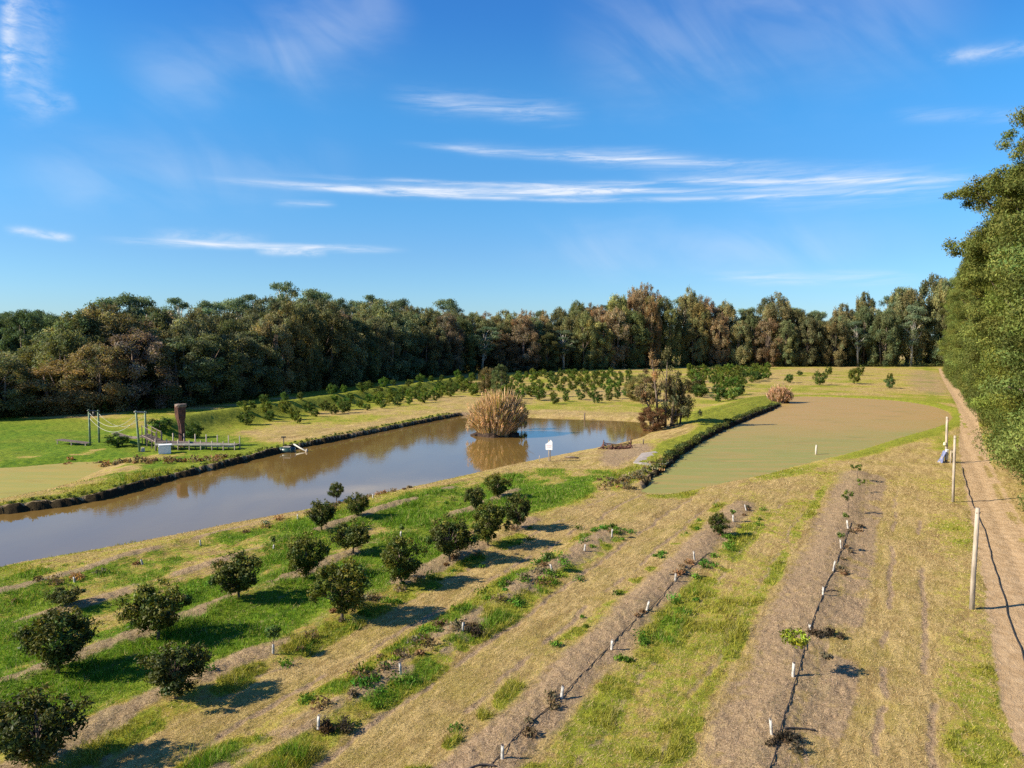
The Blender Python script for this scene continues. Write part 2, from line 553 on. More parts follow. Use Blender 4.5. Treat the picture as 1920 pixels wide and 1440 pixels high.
class MB:
    """collects shapes of one part into one mesh"""
    def __init__(s):
        s.V, s.F, s.T = [], [], []
        s.n = 0

    def add(s, V, quads, tris=()):
        V = np.asarray(V, float)
        s.V.append(V)
        s.F += [tuple(i + s.n for i in q) for q in quads]
        s.T += [tuple(i + s.n for i in q) for q in tris]
        s.n += len(V)
        return s

    def box(s, c, size, rz=0.0, taper=1.0, rx=0.0, ry=0.0):
        x, y, z = [k / 2 for k in size]
        b = min(x, y, z) * 0.18
        V = []
        for sz in (-1, 1):
            for zz, sh in ((z, b), (z - b, 0)) if sz == -1 else ((z - b, 0), (z, b)):
                k = taper if sz == 1 else 1
                for sx, sy in ((-1, -1), (1, -1), (1, 1), (-1, 1)):
                    V.append((sx * (x - sh) * k, sy * (y - sh) * k, sz * zz))
        V = np.array(V)
        M = np.array(Matrix.Rotation(rz, 3, 'Z') @ Matrix.Rotation(ry, 3, 'Y') @ Matrix.Rotation(rx, 3, 'X'))
        V = V @ M.T + np.array(c)
        Q = [(3, 2, 1, 0), (12, 13, 14, 15)]
        for r in range(3):
            for i in range(4):
                Q.append((r * 4 + i, r * 4 + (i + 1) % 4, r * 4 + 4 + (i + 1) % 4, r * 4 + 4 + i))
        return s.add(V, Q)

    def tube(s, pts, rad, n=8, cap=True):
        pts = [np.asarray(p, float) for p in pts]
        rad = rad if hasattr(rad, '__len__') else [rad] * len(pts)
        V = []
        ref = np.array([0.31, 0.17, 0.93])
        for i, p in enumerate(pts):
            d = pts[min(i + 1, len(pts) - 1)] - pts[max(i - 1, 0)]
            d = d / (np.linalg.norm(d) + 1e-9)
            a = np.cross(d, ref)
            if np.linalg.norm(a) < 0.1:
                a = np.cross(d, [1, 0, 0])
            a /= np.linalg.norm(a)
            b = np.cross(d, a)
            for k in range(n):
                t = 2 * math.pi * k / n
                V.append(p + rad[i] * (math.cos(t) * a + math.sin(t) * b))
        Q = []
        for i in range(len(pts) - 1):
            for k in range(n):
                Q.append((i * n + k, (i + 1) * n + k, (i + 1) * n + (k + 1) % n, i * n + (k + 1) % n))
        T = []
        if cap:
            V.append(pts[0])
            V.append(pts[-1])
            e = len(pts) * n
            for k in range(n):
                T.append((e, k, (k + 1) % n))
                T.append((e + 1, (len(pts) - 1) * n + (k + 1) % n, (len(pts) - 1) * n + k))
        return s.add(V, Q, T)

    def build(s, name, mat, parent=None, smooth=False):
        me = bpy.data.meshes.new(name)
        V = np.vstack(s.V)
        me.from_pydata(V.tolist(), [], s.F + s.T)
        if smooth:
            me.polygons.foreach_set("use_smooth", np.ones(len(me.polygons), bool))
        me.materials.append(mat)
        me.update()
        o = bpy.data.objects.new(name, me)
        coll.objects.link(o)
        o.parent = parent
        return o


def tag(o, label=None, cat=None, group=None, kind=None):
    if label:
        o['label'] = label
    if cat:
        o['category'] = cat
    if group:
        o['group'] = group
    if kind:
        o['kind'] = kind
    return o


def empty(name, loc, rz=0.0):
    o = bpy.data.objects.new(name, None)
    coll.objects.link(o)
    o.location = loc
    o.rotation_euler = (0, 0, rz)
    o.empty_display_size = 0.3
    return o


def copy_tree(src, name=None):
    r = src.copy()
    coll.objects.link(r)
    for ch in src.children:
        c = ch.copy()
        coll.objects.link(c)
        c.parent = r
        for gch in ch.children:
            d = gch.copy()
            coll.objects.link(d)
            d.parent = c
    return r


def mat(name, base=(0.5, 0.5, 0.5), rough=0.8, var=0.25, scale=3.0, spec=0.3, bump=0.3, stretch=(1, 1, 1), metal=0.0):
    m = bpy.data.materials.new(name)
    m.use_nodes = True
    q = NG(m.node_tree)
    b = q.n['Principled BSDF']
    co = q.new('ShaderNodeTexCoord').outputs['Object']
    vv = q.mapping(co, scale=stretch)
    n = q.noise(vv, scale, 6, 0.65)
    c = q.mix(q.sstep(n, .3, .7), tuple(k * (1 - var) for k in base), tuple(min(1, k * (1 + var)) for k in base))
    q.put(b.inputs['Base Color'], c)
    b.inputs['Roughness'].default_value = rough
    b.inputs['Specular IOR Level'].default_value = spec
    b.inputs['Metallic'].default_value = metal
    bp = q.new('ShaderNodeBump')
    bp.inputs['Strength'].default_value = bump
    bp.inputs['Distance'].default_value = 0.03
    q.put(bp.inputs['Height'], q.noise(vv, scale * 3, 5, .6))
    q.l.new(bp.outputs[0], b.inputs['Normal'])
    return m


def leaf_mat(name, rough=0.55, trans=0.3, spec=0.25):
    m = bpy.data.materials.new(name)
    m.use_nodes = True
    q = NG(m.node_tree)
    b = q.n['Principled BSDF']
    at = q.new('ShaderNodeAttribute', attribute_name='col').outputs['Color']
    oc = q.new('ShaderNodeObjectInfo').outputs['Color']
    c = q.mix(1.0, at, oc, 'MULTIPLY')
    q.put(b.inputs['Base Color'], c)
    b.inputs['Roughness'].default_value = rough
    b.inputs['Specular IOR Level'].default_value = spec
    tr = q.new('ShaderNodeBsdfTranslucent')
    q.put(tr.inputs[0], q.mix(1.0, c, (1.25, 1.25, .5), 'MULTIPLY'))
    ms = q.new('ShaderNodeMixShader')
    ms.inputs[0].default_value = trans
    q.l.new(b.outputs[0], ms.inputs[1])
    q.l.new(tr.outputs[0], ms.inputs[2])
    q.l.new(ms.outputs[0], q.n['Material Output'].inputs[0])
    return m


M_leaf = leaf_mat("foliage", .7, .3, .08)
M_gloss = leaf_mat("glossy_foliage", 0.55, 0.2, 0.2)
M_blade = leaf_mat("grass_blades", 0.7, 0.3, 0.15)
M_reed = leaf_mat("reed_blades", 0.7, 0.25, 0.15)
M_bark = mat("bark", (.16, .12, .09), .9, .4, 4, .2, .8, (1, 1, .25))
M_pale = mat("pale_bark", (.42, .38, .32), .8, .3, 2, .2, .4, (1, 1, .3))
M_wood = mat("weathered_timber", (.36, .30, .23), .85, .35, 5, .2, .6, (1, 1, .2))
M_plank = mat("grey_planks", (.20, .155, .125), .85, .35, 4, .2, .6, (.3, 2, 1))
M_guard = mat("white_sleeve", (.44, .41, .36), .7, .35, 9, .3, .2)
M_white = mat("white_paint", (.78, .77, .76), .5, .06, 3, .3, .1)
M_conc = mat("concrete", (.36, .31, .26), .85, .22, 2.5, .2, .4)
M_black = mat("black_hose", (.045, .036, .030), .5, .2, 5, .4, .1)
M_rust = mat("carved_timber", (.12, .058, .042), .85, .5, 3.5, .2, 1.0, (1, 1, .4))
M_green = mat("green_posts", (.16, .22, .13), .7, .3, 4, .2, .3)
M_rope = mat("pale_rope", (.48, .46, .38), .8, .15, 9, .2, .3)
M_blue = mat("blue_grey_sheet", (.14, .16, .27), .6, .3, 3, .3, .5)
M_drum = mat("dark_green_plastic", (.02, .055, .045), .35, .3, 3, .5, .1)
M_soil = mat("dark_peat", (.045, .03, .022), .95, .5, 3, .1, 1.0)


# ------------------------------------------------------------------ ground sheet
def ground_material():
    m = bpy.data.materials.new("orchard_ground")
    m.use_nodes = True
    q = NG(m.node_tree)
    b = q.n['Principled BSDF']
    co = q.new('ShaderNodeTexCoord').outputs['Object']
    at = q.new('ShaderNodeAttribute', attribute_name='col')
    sp = q.new('ShaderNodeSeparateColor')
    q.l.new(at.outputs['Color'], sp.inputs[0])
    green, soil, lush = sp.outputs
    onroad = at.outputs['Alpha']
    straw = q.mapping(co, rot=(0, 0, TH), scale=(1.2, .42, 1))
    nA = q.noise(straw, 5.0, 6, .62)          # clumps
    nB = q.noise(co, 19.0, 5, .7)              # blades
    nC = q.noise(co, .33, 4, .6)               # large tonal drift
    nD = q.noise(q.mapping(co, rot=(0, 0, TH), scale=(1, .15, 1), loc=(7, 3, 0)), 2.2, 5, .65)
    nE = q.noise(co, 2.1, 5, .6)
    nF = q.noise(q.mapping(co, loc=(5, 11, 0)), 46, 3, .7)
    # dry sward
    dry = q.mix(q.sstep(nA, .34, .66), (.33, .225, .085), (.55, .40, .175))
    dry = q.mix(q.m('MULTIPLY', q.sstep(nC, .42, .62), .55), dry, (.33, .275, .05))
    nG = q.noise(q.mapping(co, rot=(0, 0, TH), scale=(1, .22, 1), loc=(1, 9, 0)), 1.1, 5, .65)
    dry = q.mix(q.m('MULTIPLY', q.sstep(nG, .50, .66), .65), dry, (.24, .15, .06))
    dry = q.mix(q.m('MULTIPLY', q.sstep(nD, .50, .62), .7), dry, (.60, .44, .19))
    dry = q.mix(q.m('MULTIPLY', q.sstep(nB, .56, .72), .75), dry, (.62, .50, .24))
    dry = q.mix(q.m('MULTIPLY', q.sstep(nF, .47, .36), .8), dry, (.13, .09, .035))
    nH = q.noise(q.mapping(co, loc=(3, 1, 0)), 9.0, 5, .72)
    dry = q.mix(q.m('MULTIPLY', q.sstep(nH, .46, .36), .55), dry, (.19, .145, .045))
    # green sward
    gr = q.mix(q.sstep(nE, .35, .65), (.17, .195, .018), (.30, .31, .035))
    gr2 = q.mix(q.sstep(nE, .35, .65), (.070, .145, .008), (.165, .25, .014))
    gr = q.mix(lush, gr, gr2)
    gr = q.mix(q.m('MULTIPLY', q.sstep(nB, .57, .72), .55), gr, (.33, .37, .07))
    gr = q.mix(q.m('MULTIPLY', q.sstep(nF, .45, .32), .65), gr, (.03, .05, .008))
    # bare soil with bark mulch
    so = q.mix(q.sstep(nB, .36, .66), (.20, .133, .080), (.49, .350, .220))
    so = q.mix(q.m('MULTIPLY', q.sstep(nF, .55, .68), .7), so, (.58, .47, .33))
    so = q.mix(q.m('MULTIPLY', q.sstep(nF, .43, .34), .8), so, (.05, .03, .022))
    # packed road
    rd = q.mix(q.sstep(nE, .3, .7), (.43, .285, .150), (.57, .40, .235))
    rd = q.mix(q.m('MULTIPLY', q.sstep(nA, .5, .7), .5), rd, (.60, .44, .26))
    rd = q.mix(q.m('MULTIPLY', q.sstep(nF, .46, .34), .35), rd, (.18, .11, .07))
    gm = q.m('ADD', green, q.m('MULTIPLY', q.m('SUBTRACT', nE, .5), 1.0))
    gm = q.m('ADD', gm, q.m('MULTIPLY', q.m('SUBTRACT', nA, .5), .9))
    gm = q.sstep(gm, .22, .98)
    yg = q.mix(q.sstep(nE, .35, .65), (.33, .27, .045), (.44, .37, .09))
    yg = q.mix(q.m('MULTIPLY', q.sstep(nF, .45, .32), .6), yg, (.10, .09, .02))
    c = q.mix(q.sstep(gm, .12, .48), dry, yg)
    c = q.mix(q.sstep(gm, .45, .80), c, gr)
    smk = q.m('ADD', soil, q.m('MULTIPLY', q.m('SUBTRACT', nE, .5), 1.3))
    smk = q.m('ADD', smk, q.m('MULTIPLY', q.m('SUBTRACT', nA, .5), .8))
    smk = q.m('MULTIPLY', q.m('MULTIPLY', q.sstep(smk, .20, .82), q.sstep(soil, .05, .25)), .88)
    c = q.mix(smk, c, so)
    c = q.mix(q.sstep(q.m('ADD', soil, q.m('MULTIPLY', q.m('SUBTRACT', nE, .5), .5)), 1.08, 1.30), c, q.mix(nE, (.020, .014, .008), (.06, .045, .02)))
    rm = q.sstep(q.m('ADD', onroad, q.m('MULTIPLY', q.m('SUBTRACT', nE, .5), .8)), .35, .65)
    c = q.mix(rm, c, rd)
    c = q.mix(1.0, c, (.87, .86, .82), 'MULTIPLY')
    q.put(b.inputs['Base Color'], c)
    b.inputs['Roughness'].default_value = .95
    b.inputs['Specular IOR Level'].default_value = .1
    bp = q.new('ShaderNodeBump')
    bp.inputs['Strength'].default_value = .9
    bp.inputs['Distance'].default_value = .09
    hgt = q.m('ADD', q.m('MULTIPLY', nA, .8), q.m('ADD', q.m('MULTIPLY', nB, .5), q.m('MULTIPLY', nF, .22)))
    q.put(bp.inputs['Height'], hgt)
    q.l.new(bp.outputs[0], b.inputs['Normal'])
    return m


def build_ground():
    a_in = np.linspace(-50, 50, 900)
    a_out = np.concatenate([np.linspace(-180, -52, 60)[:-1], a_in, np.linspace(52, 180, 60)[1:]])
    ang = np.radians(a_out[:-1])
    r = np.concatenate([[0.5, 2, 5, 9], 11 * np.exp(np.linspace(0, math.log(330 / 11), 620)), [360, 400, 470, 560, 700, 900, 1200, 1700, 2500, 4000]])
    A, Rr = np.meshgrid(ang, r)
    X = (np.sin(A) * Rr).ravel()
    Y = (np.cos(A) * Rr).ravel()
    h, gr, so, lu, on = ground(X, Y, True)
    V = np.stack([X, Y, h], 1)
    na, nr = len(ang), len(r)
    i = np.arange(nr - 1)[:, None] * na
    j = np.arange(na)[None, :]
    j2 = (j + 1) % na
    F = np.stack([i + j, i + na + j, i + na + j2, i + j2], -1).reshape(-1, 4)[:, ::-1]
    cap_c = len(V)
    V = np.vstack([V, [0, 0, float(h[:na].mean())]])
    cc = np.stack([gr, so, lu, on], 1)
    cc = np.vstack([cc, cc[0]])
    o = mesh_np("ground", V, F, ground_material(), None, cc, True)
    tag(o, "dry grass paddock with mulched orchard rows and green patches", None, None, "structure")
    return o


build_ground()


# ------------------------------------------------------------------ water
def fill_poly(name, pts, z, m, label):
    c = pts.mean(0)
    import mathutils.geometry as mg
    tri = mg.tessellate_polygon([[Vector((p[0], p[1], 0)) for p in pts]])
    V = np.column_stack([pts, np.full(len(pts), z)])
    F = np.array(tri)
    # face up
    a, b, cc = V[F[:, 0]], V[F[:, 1]], V[F[:, 2]]
    nz = np.cross(b - a, cc - a)[:, 2]
    F[nz < 0] = F[nz < 0][:, ::-1]
    o = mesh_np(name, V, F, m)
    return tag(o, label, None, None, "structure")


def grow(pts, d):
    c = pts.mean(0)
    n = len(pts)
    t = np.roll(pts, -1, 0) - np.roll(pts, 1, 0)
    nn = np.column_stack([t[:, 1], -t[:, 0]])
    nn /= np.linalg.norm(nn, axis=1)[:, None] + 1e-9
    q = pts + nn * .01
    s = 1 if inside(q[:, 0], q[:, 1], pts).mean() < .5 else -1
    return pts + nn * d * s


def water_mat():
    m = bpy.data.materials.new("muddy_water")
    m.use_nodes = True
    q = NG(m.node_tree)
    b = q.n['Principled BSDF']
    co = q.new('ShaderNodeTexCoord').outputs['Object']
    n = q.noise(q.mapping(co, scale=(1, .35, 1)), .16, 4, .55)
    q.put(b.inputs['Base Color'], q.mix(q.sstep(n, .3, .7), (.150, .090, .026), (.185, .115, .028)))
    b.inputs['Roughness'].default_value = .045
    b.inputs['IOR'].default_value = 1.68
    b.inputs['Specular IOR Level'].default_value = .5
    bp = q.new('ShaderNodeBump')
    bp.inputs['Strength'].default_value = .05
    bp.inputs['Distance'].default_value = .05
    rip = q.m('ADD', q.m('MULTIPLY', q.noise(q.mapping(co, scale=(1, 1.6, 1)), 2.6, 3, .5), q.sstep(q.noise(co, .09, 3, .5), .42, .62)), q.m('MULTIPLY', q.noise(co, .8, 2, .5), .4))
    q.put(bp.inputs['Height'], rip)
    q.l.new(bp.outputs[0], b.inputs['Normal'])
    return m


def weed_mat(name, c1, c2, c3, ax):
    m = bpy.data.materials.new(name)
    m.use_nodes = True
    q = NG(m.node_tree)
    b = q.n['Principled BSDF']
    co = q.new('ShaderNodeTexCoord').outputs['Object']
    sp = q.new('ShaderNodeSeparateXYZ')
    q.put(sp.inputs[0], co)
    n = q.noise(co, .07, 4, .55, .6)
    n2 = q.noise(q.mapping(co, scale=(.25, 1.4, 1)), .7, 5, .6)
    t = q.sstep(q.m('ADD', sp.outputs[1], q.m('MULTIPLY', q.m('SUBTRACT', n, .5), 50)), ax[0], ax[1])
    c = q.mix(t, c1, c2)
    c = q.mix(q.m('MULTIPLY', q.sstep(q.noise(q.mapping(co, scale=(.5, 1, 1), loc=(4, 2, 0)), .35, 5, .65), .52, .68), .35), c, tuple(k * .62 for k in c1))
    c = q.mix(q.m('MULTIPLY', q.sstep(n2, .44, .64), .8), c, c3)
    c = q.mix(q.m('MULTIPLY', q.sstep(q.noise(co, 6, 4, .7), .55, .7), .25), c, tuple(k * 1.25 for k in c3))
    q.put(b.inputs['Base Color'], c)
    b.inputs['Roughness'].default_value = .6
    b.inputs['Specular IOR Level'].default_value = .10
    bp = q.new('ShaderNodeBump')
    bp.inputs['Strength'].default_value = .25
    bp.inputs['Distance'].default_value = .02
    q.put(bp.inputs['Height'], q.noise(co, 9, 4, .6))
    q.l.new(bp.outputs[0], b.inputs['Normal'])
    return m


fill_poly("pond_water", grow(main_pond, .8), Z_MAIN, water_mat(), "long muddy brown pond reflecting the sky")
fill_poly("weed_covered_pond", grow(right_pond, .8), Z_RIGHT, weed_mat("duckweed", (.225, .222, .062), (.33, .212, .078), (.30, .215, .070), (64, 100)), "pond covered by an olive and rust floating weed")
fill_poly("small_weedy_pond", grow(left_pond, .8), Z_LEFT, weed_mat("pale_duckweed", (.30, .255, .06), (.34, .225, .07), (.25, .245, .06), (45, 75)), "small pond covered by pale yellow green weed")


# ------------------------------------------------------------------ foliage builders
def rvec(n, r):
    v = r.normal(size=(n, 3))
    return v / (np.linalg.norm(v, axis=1)[:, None] + 1e-9)


def leaves(pos, nrm, size, aspect, col, r, droop=0.0):
    """one small diamond leaf spray per position"""
    n = len(pos)
    t = np.cross(nrm, rvec(n, r))
    t[:, 2] -= droop
    t /= np.linalg.norm(t, axis=1)[:, None] + 1e-9
    b = np.cross(nrm, t)
    b /= np.linalg.norm(b, axis=1)[:, None] + 1e-9
    s = size if hasattr(size, '__len__') else np.full(n, size)
    L = (s * r.uniform(.7, 1.3, n))[:, None]
    w = L * aspect
    k = r.uniform(-.12, .12, (n, 1)) * L
    V = np.stack([pos - t * L * .5, pos + b * w * .5 + nrm * k, pos + t * L * .5, pos - b * w * .5 + nrm * k], 1).reshape(-1, 3)
    F = np.arange(4 * n).reshape(n, 4)
    C = np.repeat(np.column_stack([col, np.ones(n)]), 4, 0)
    return V, F, C


def cloud(centers, radii, n_each, size, aspect, base, r, rand=0.7, droop=0.0, cvar=.18, hue=.10, shell=.45):
    """leaf clumps: centers (k,3), radii (k,3)"""
    k = len(centers)
    N = k * n_each
    idx = np.repeat(np.arange(k), n_each)
    d = rvec(N, r)
    rad = r.random(N) ** shell
    pos = centers[idx] + d * radii[idx] * rad[:, None] * r.uniform(.85, 1.15, (N, 1))
    nrm = d + rvec(N, r) * rand
    nrm /= np.linalg.norm(nrm, axis=1)[:, None]
    cb = 1 + r.normal(0, cvar, k)
    hs_ = r.normal(0, hue, k)
    lb = (1 + r.normal(0, .22, N)) * cb[idx]
    col = np.array(base)[None, :] * np.clip(lb, .35, 1.9)[:, None]
    col[:, 0] *= 1 + hs_[idx] + r.normal(0, .08, N)
    col[:, 2] *= 1 - hs_[idx] * .5
    col = np.clip(col, .004, .95)
    return leaves(pos, nrm, size, aspect, col, r, droop)


def limb_tubes(mb, base, tips, r0, r):
    for tip in tips:
        tip = np.asarray(tip)
        mid = base + (tip - base) * .5 + r.normal(0, .06, 3) * np.linalg.norm(tip - base)
        mb.tube([base, mid, tip], [r0, r0 * .6, r0 * .2], 5, False)


def tree_proto(name, seed, kind):
    """returns an Empty with children trunk and crown, about 1 unit per metre, standing at the origin"""
    r = np.random.default_rng(seed)
    root = empty(name, (0, 0, -500))
    tr = MB()
    Vs, Fs, Cs = [], [], []

    def put(t):
        off = sum(len(v) for v in Vs)
        Vs.append(t[0])
        Fs.append(t[1] + off)
        Cs.append(t[2])
    bark = M_bark
    if kind == 'gum':                     # 20 m, bare lower trunk, umbrella clumps
        bark = M_pale
        H = 20
        lean = r.normal(0, .8, 2)
        top = np.array([lean[0], lean[1], H * .8])
        tr.tube([(0, 0, -.5), (lean[0] * .3, lean[1] * .3, H * .4), top], [.38, .26, .1], 7)
        k = 34
        cs = []
        for i in range(k):
            a = r.uniform(0, 6.28)
            zz = r.uniform(.42, .95)
            rr = (1.0 - .6 * abs(zz - .72) / .3) * r.uniform(.1, 1) ** .5 * 4.3
            cs.append([math.cos(a) * rr + lean[0] * zz, math.sin(a) * rr + lean[1] * zz, zz * H - 1.2])
        cs = np.array(cs)
        rad = np.column_stack([r.uniform(1.2, 2.2, k), r.uniform(1.2, 2.2, k), r.uniform(.6, 1.1, k)])
        put(cloud(cs, rad, 230, .42, .38, (.155, .175, .085), r, .8, .4, .2, .08, .6))
        for c in cs:
            st = np.array([lean[0] * .5, lean[1] * .5, 0]) + np.array([0, 0, min(c[2] - 1.5, H * .75) * r.uniform(.7, .95)])
            tr.tube([st, st * .4 + c * .6 + r.normal(0, .3, 3), c], [.13, .08, .03], 4, False)
    elif kind in ('feather', 'brown', 'dense'):   # 15 m, foliage nearly to the ground
        H = 15
        for s in range(r.integers(1, 4)):
            a = r.uniform(0, 6.28)
            tr.tube([(math.cos(a) * .3, math.sin(a) * .3, -.5), (math.cos(a) * .8, math.sin(a) * .8, H * .4), (math.cos(a) * 1.0, math.sin(a) * 1.0, H * .85)], [.26, .17, .05], 6)
        k = 96
        zz = np.concatenate([r.uniform(.03, .35, 26), r.uniform(.2, .98, k - 26)])
        prof = np.where(zz < .55, .70 + .30 * np.sin(zz / .55 * 1.57), np.abs(np.cos((zz - .55) / .47 * 1.5)) ** .5)
        a = r.uniform(0, 6.28, k)
        rr = 3.8 * prof * r.uniform(.4, 1.0, k) ** .5
        cs = np.column_stack([np.cos(a) * rr, np.sin(a) * rr, zz * H])
        rad = np.column_stack([r.uniform(.6, 1.15, k), r.uniform(.6, 1.15, k), r.uniform(.8, 1.7, k)])
        base = {'feather': (.225, .218, .082), 'brown': (.260, .200, .105), 'dense': (.165, .180, .068)}[kind]
        put(cloud(cs, rad, 190, .40, .34, base, r, .9, .8, .26, .09, .5))
        # whippy leaders round the outline
        k2 = 34
        a = r.uniform(0, 6.28, k2)
        z2 = r.uniform(.6, 1.03, k2)
        rr = 3.0 * (1.12 - z2) * 2.0
        cs2 = np.column_stack([np.cos(a) * rr, np.sin(a) * rr, z2 * H + .5])
        put(cloud(cs2, np.column_stack([np.full(k2, .55), np.full(k2, .55), r.uniform(.5, 1.0, k2)]), 50, .36, .34, base, r, .9, .8, .25, .09))
        for i in range(14):
            c = cs[r.integers(0, k)]
            tr.tube([(0, 0, c[2] * .6), c * .7 + np.array([0, 0, c[2] * .2]), c], [.08, .05, .02], 4, False)
    elif kind == 'wall':                  # 26 m spreading tree, clumpy layered boughs down to the grass
        H = 26
        tr.tube([(0, 0, -.5), (.4, .2, H * .35), (.1, -.5, H * .7), (.5, 0, H * .9)], [.65, .5, .3, .08], 8)
        k = 125
        zz = np.concatenate([r.uniform(.02, .45, 50), r.uniform(.35, 1.0, k - 50)])
        prof = np.where(zz < .5, .88 + .12 * np.sin(zz * 6), np.sqrt(np.clip(1.05 - ((zz - .5) / .52) ** 2, .02, 1)))
        a = r.uniform(0, 6.28, k)
        rr = 6.3 * prof * (.35 + .65 * r.random(k) ** .5)
        cs = np.column_stack([np.cos(a) * rr, np.sin(a) * rr, zz * H])
        rad = np.column_stack([r.uniform(.9, 1.9, k), r.uniform(.9, 1.9, k), r.uniform(.6, 1.25, k)])
        put(cloud(cs, rad, 620, .205, .42, (.132, .150, .036), r, .75, .35, .34, .06, .45))
        for c in cs[::2]:
            tr.tube([(.2, 0, c[2] * .75), c * .6 + np.array([0, 0, c[2] * .32]), c], [.16, .10, .03], 5, False)
    elif kind == 'bough':                 # 29 m old gum, heavy separate foliage clumps on long limbs
        H = 29
        tr.tube([(0, 0, -.5), (.5, .3, H * .3), (-.4, .2, H * .6), (.2, 0, H * .88)], [.6, .45, .3, .1], 8)
        k = 62
        zz = r.uniform(.30, .97, k)
        a = r.uniform(0, 6.28, k)
        rr = 6.2 * np.sqrt(np.clip(1.02 - (np.maximum(zz - .55, 0) / .45) ** 2, .05, 1)) * r.uniform(.35, 1.05, k)
        cs = np.column_stack([np.cos(a) * rr, np.sin(a) * rr, zz * H])
        for c in cs:
            m = 7
            sub_ = c + r.normal(0, 1, (m, 3)) * [1.0, 1.0, .45]
            rad = np.column_stack([r.uniform(.6, 1.1, m), r.uniform(.6, 1.1, m), r.uniform(.4, .7, m)])
            put(cloud(sub_, rad, 300, .21, .42, (.128, .142, .034), r, .75, .4, .22, .06, .5))
            tr.tube([(0, 0, c[2] * .7), c * .55 + np.array([0, 0, c[2] * .30]) + r.normal(0, .3, 3), c], [.2, .12, .04], 6, False)
    elif kind == 'ragged':                # 10 m, several leaning stems, open uneven foliage
        H = 10
        for sx_, sy_, tx_, ty_, hh_ in ((-.6, 0, -1.6, .3, 9.2), (.3, .2, .4, -.2, 10), (.9, -.2, 1.9, .2, 7.6), (-.9, 0, -3.2, 0, 5.2), (1.1, .3, 3.0, .2, 5.6)):
            tr.tube([(sx_, sy_, -.5), (sx_ * .6 + tx_ * .4, sy_, hh_ * .45), (tx_, ty_, hh_ * .95)], [.20, .13, .04], 7)
            k = 17
            t = r.uniform(.18, 1.0, k)
            sp = .35 + 1.15 * (1 - t)
            cs = np.column_stack([sx_ + (tx_ - sx_) * t + r.normal(0, 1, k) * sp, sy_ + (ty_ - sy_) * t + r.normal(0, 1, k) * sp, t * hh_])
            rad = np.column_stack([r.uniform(.30, .75, k), r.uniform(.30, .75, k), r.uniform(.4, .95, k)])
            bs = [(.235, .155, .080), (.130, .125, .058), (.19, .140, .068)]
            put(cloud(cs, rad, 125, .26, .34, bs[int(r.integers(0, 3))], r, .9, 1.0, .28, .12, .6))
            for c in cs[::2]:
                tr.tube([(sx_ + (tx_ - sx_) * c[2] / hh_ * .8, sy_, c[2] * .8), c], [.06, .015], 5, False)
    elif kind == 'fruit':                 # orchard tree 2 m, round, dark glossy leaves
        H = 2.0
        tr.tube([(0, 0, -.1), (.02, .01, .25), (.0, .04, .8), (.03, 0, 1.4)], [.055, .045, .035, .015], 7)
        k = 76
        d = rvec(k, r)
        d[:, 2] = d[:, 2] * .9
        rr = r.uniform(.35, 1.0, k) ** .5
        lump = 1 + .42 * np.sin(3 * np.arctan2(d[:, 1], d[:, 0]) + r.uniform(0, 6)) * r.uniform(.3, 1)
        cs = np.column_stack([d[:, 0] * .86 * rr * lump, d[:, 1] * .86 * rr * lump, 1.02 + d[:, 2] * .84 * rr])
        cs[:, :2] *= np.clip(.62 + .42 * (cs[:, 2:3] - .15), .55, 1.04)
        rad = np.column_stack([r.uniform(.13, .30, k)] * 3)
        cs[:, 2] += .10 * np.sin(4 * np.arctan2(cs[:, 1], cs[:, 0]) + r.uniform(0, 6))
        put(cloud(cs, rad, 92, .115, .45, (.060, .078, .013), r, .9, .1, .25, .16, .6))
        # pale new growth, mostly near the top
        k3 = 26
        d = rvec(k3, r)
        d[:, 2] = abs(d[:, 2])
        cs3 = d * np.array([.75, .75, .78]) + np.array([0, 0, 1.18])
        put(cloud(cs3, np.full((k3, 3), .12), 14, .11, .42, (.12, .12, .02), r, .9, .1, .2, .1, .6))
        for c in cs[::2]:
            tr.tube([(0, 0, .3 + c[2] * .25), c * .5 + np.array([0, 0, c[2] * .25]), c], [.025, .016, .006], 5, False)
    elif kind == 'bush':                  # far orchard bush, 2.4 m
        tr.tube([(0, 0, -.1), (.02, .01, .5), (.0, .04, 1.4)], [.07, .05, .02], 5)
        k = 34
        d = rvec(k, r)
        rr = r.uniform(.3, 1.0, k) ** .5
        cs = np.column_stack([d[:, 0] * 1.0 * rr, d[:, 1] * 1.0 * rr, 1.12 + d[:, 2] * .98 * rr])
        rad = np.column_stack([r.uniform(.24, .42, k)] * 3)
        put(cloud(cs, rad, 44, .22, .45, (.085, .125, .028), r, .8, .2, .22, .15, .55))
    elif kind == 'sapling':               # thin young tree
        tr.tube([(0, 0, -.05), (.01, .01, .4), (.0, .02, .8)], [.018, .014, .006], 5)
        k = 9
        cs = np.column_stack([r.normal(0, .12, k), r.normal(0, .12, k), r.uniform(.55, .95, k)])
        put(cloud(cs, np.full((k, 3), .09), 26, .10, .42, (.10, .14, .02), r, .9, .1, .2, .1, .6))
    crown = mesh_np("crown", np.vstack(Vs), np.vstack(Fs), M_gloss if kind in ('fruit', 'sapling') else M_leaf, root, np.vstack(Cs))
    tr.build("trunk", bark, root, True)
    return root


protos = {}


def proto(kind, i):
    key = (kind, i)
    if key not in protos:
        nm = {'ragged': 'pond_tree', 'bough': 'old_gum_tree', 'gum': 'gum_tree', 'feather': 'forest_tree', 'brown': 'forest_tree', 'dense': 'forest_tree', 'wall': 'roadside_tree', 'fruit': 'fruit_tree', 'bush': 'orchard_bush', 'sapling': 'sapling'}[kind]
        protos[key] = [tree_proto(nm, 100 + i * 17 + sum(map(ord, kind)), kind), False]
    p = protos[key]
    if not p[1]:
        p[1] = True
        return p[0]
    return copy_tree(p[0])


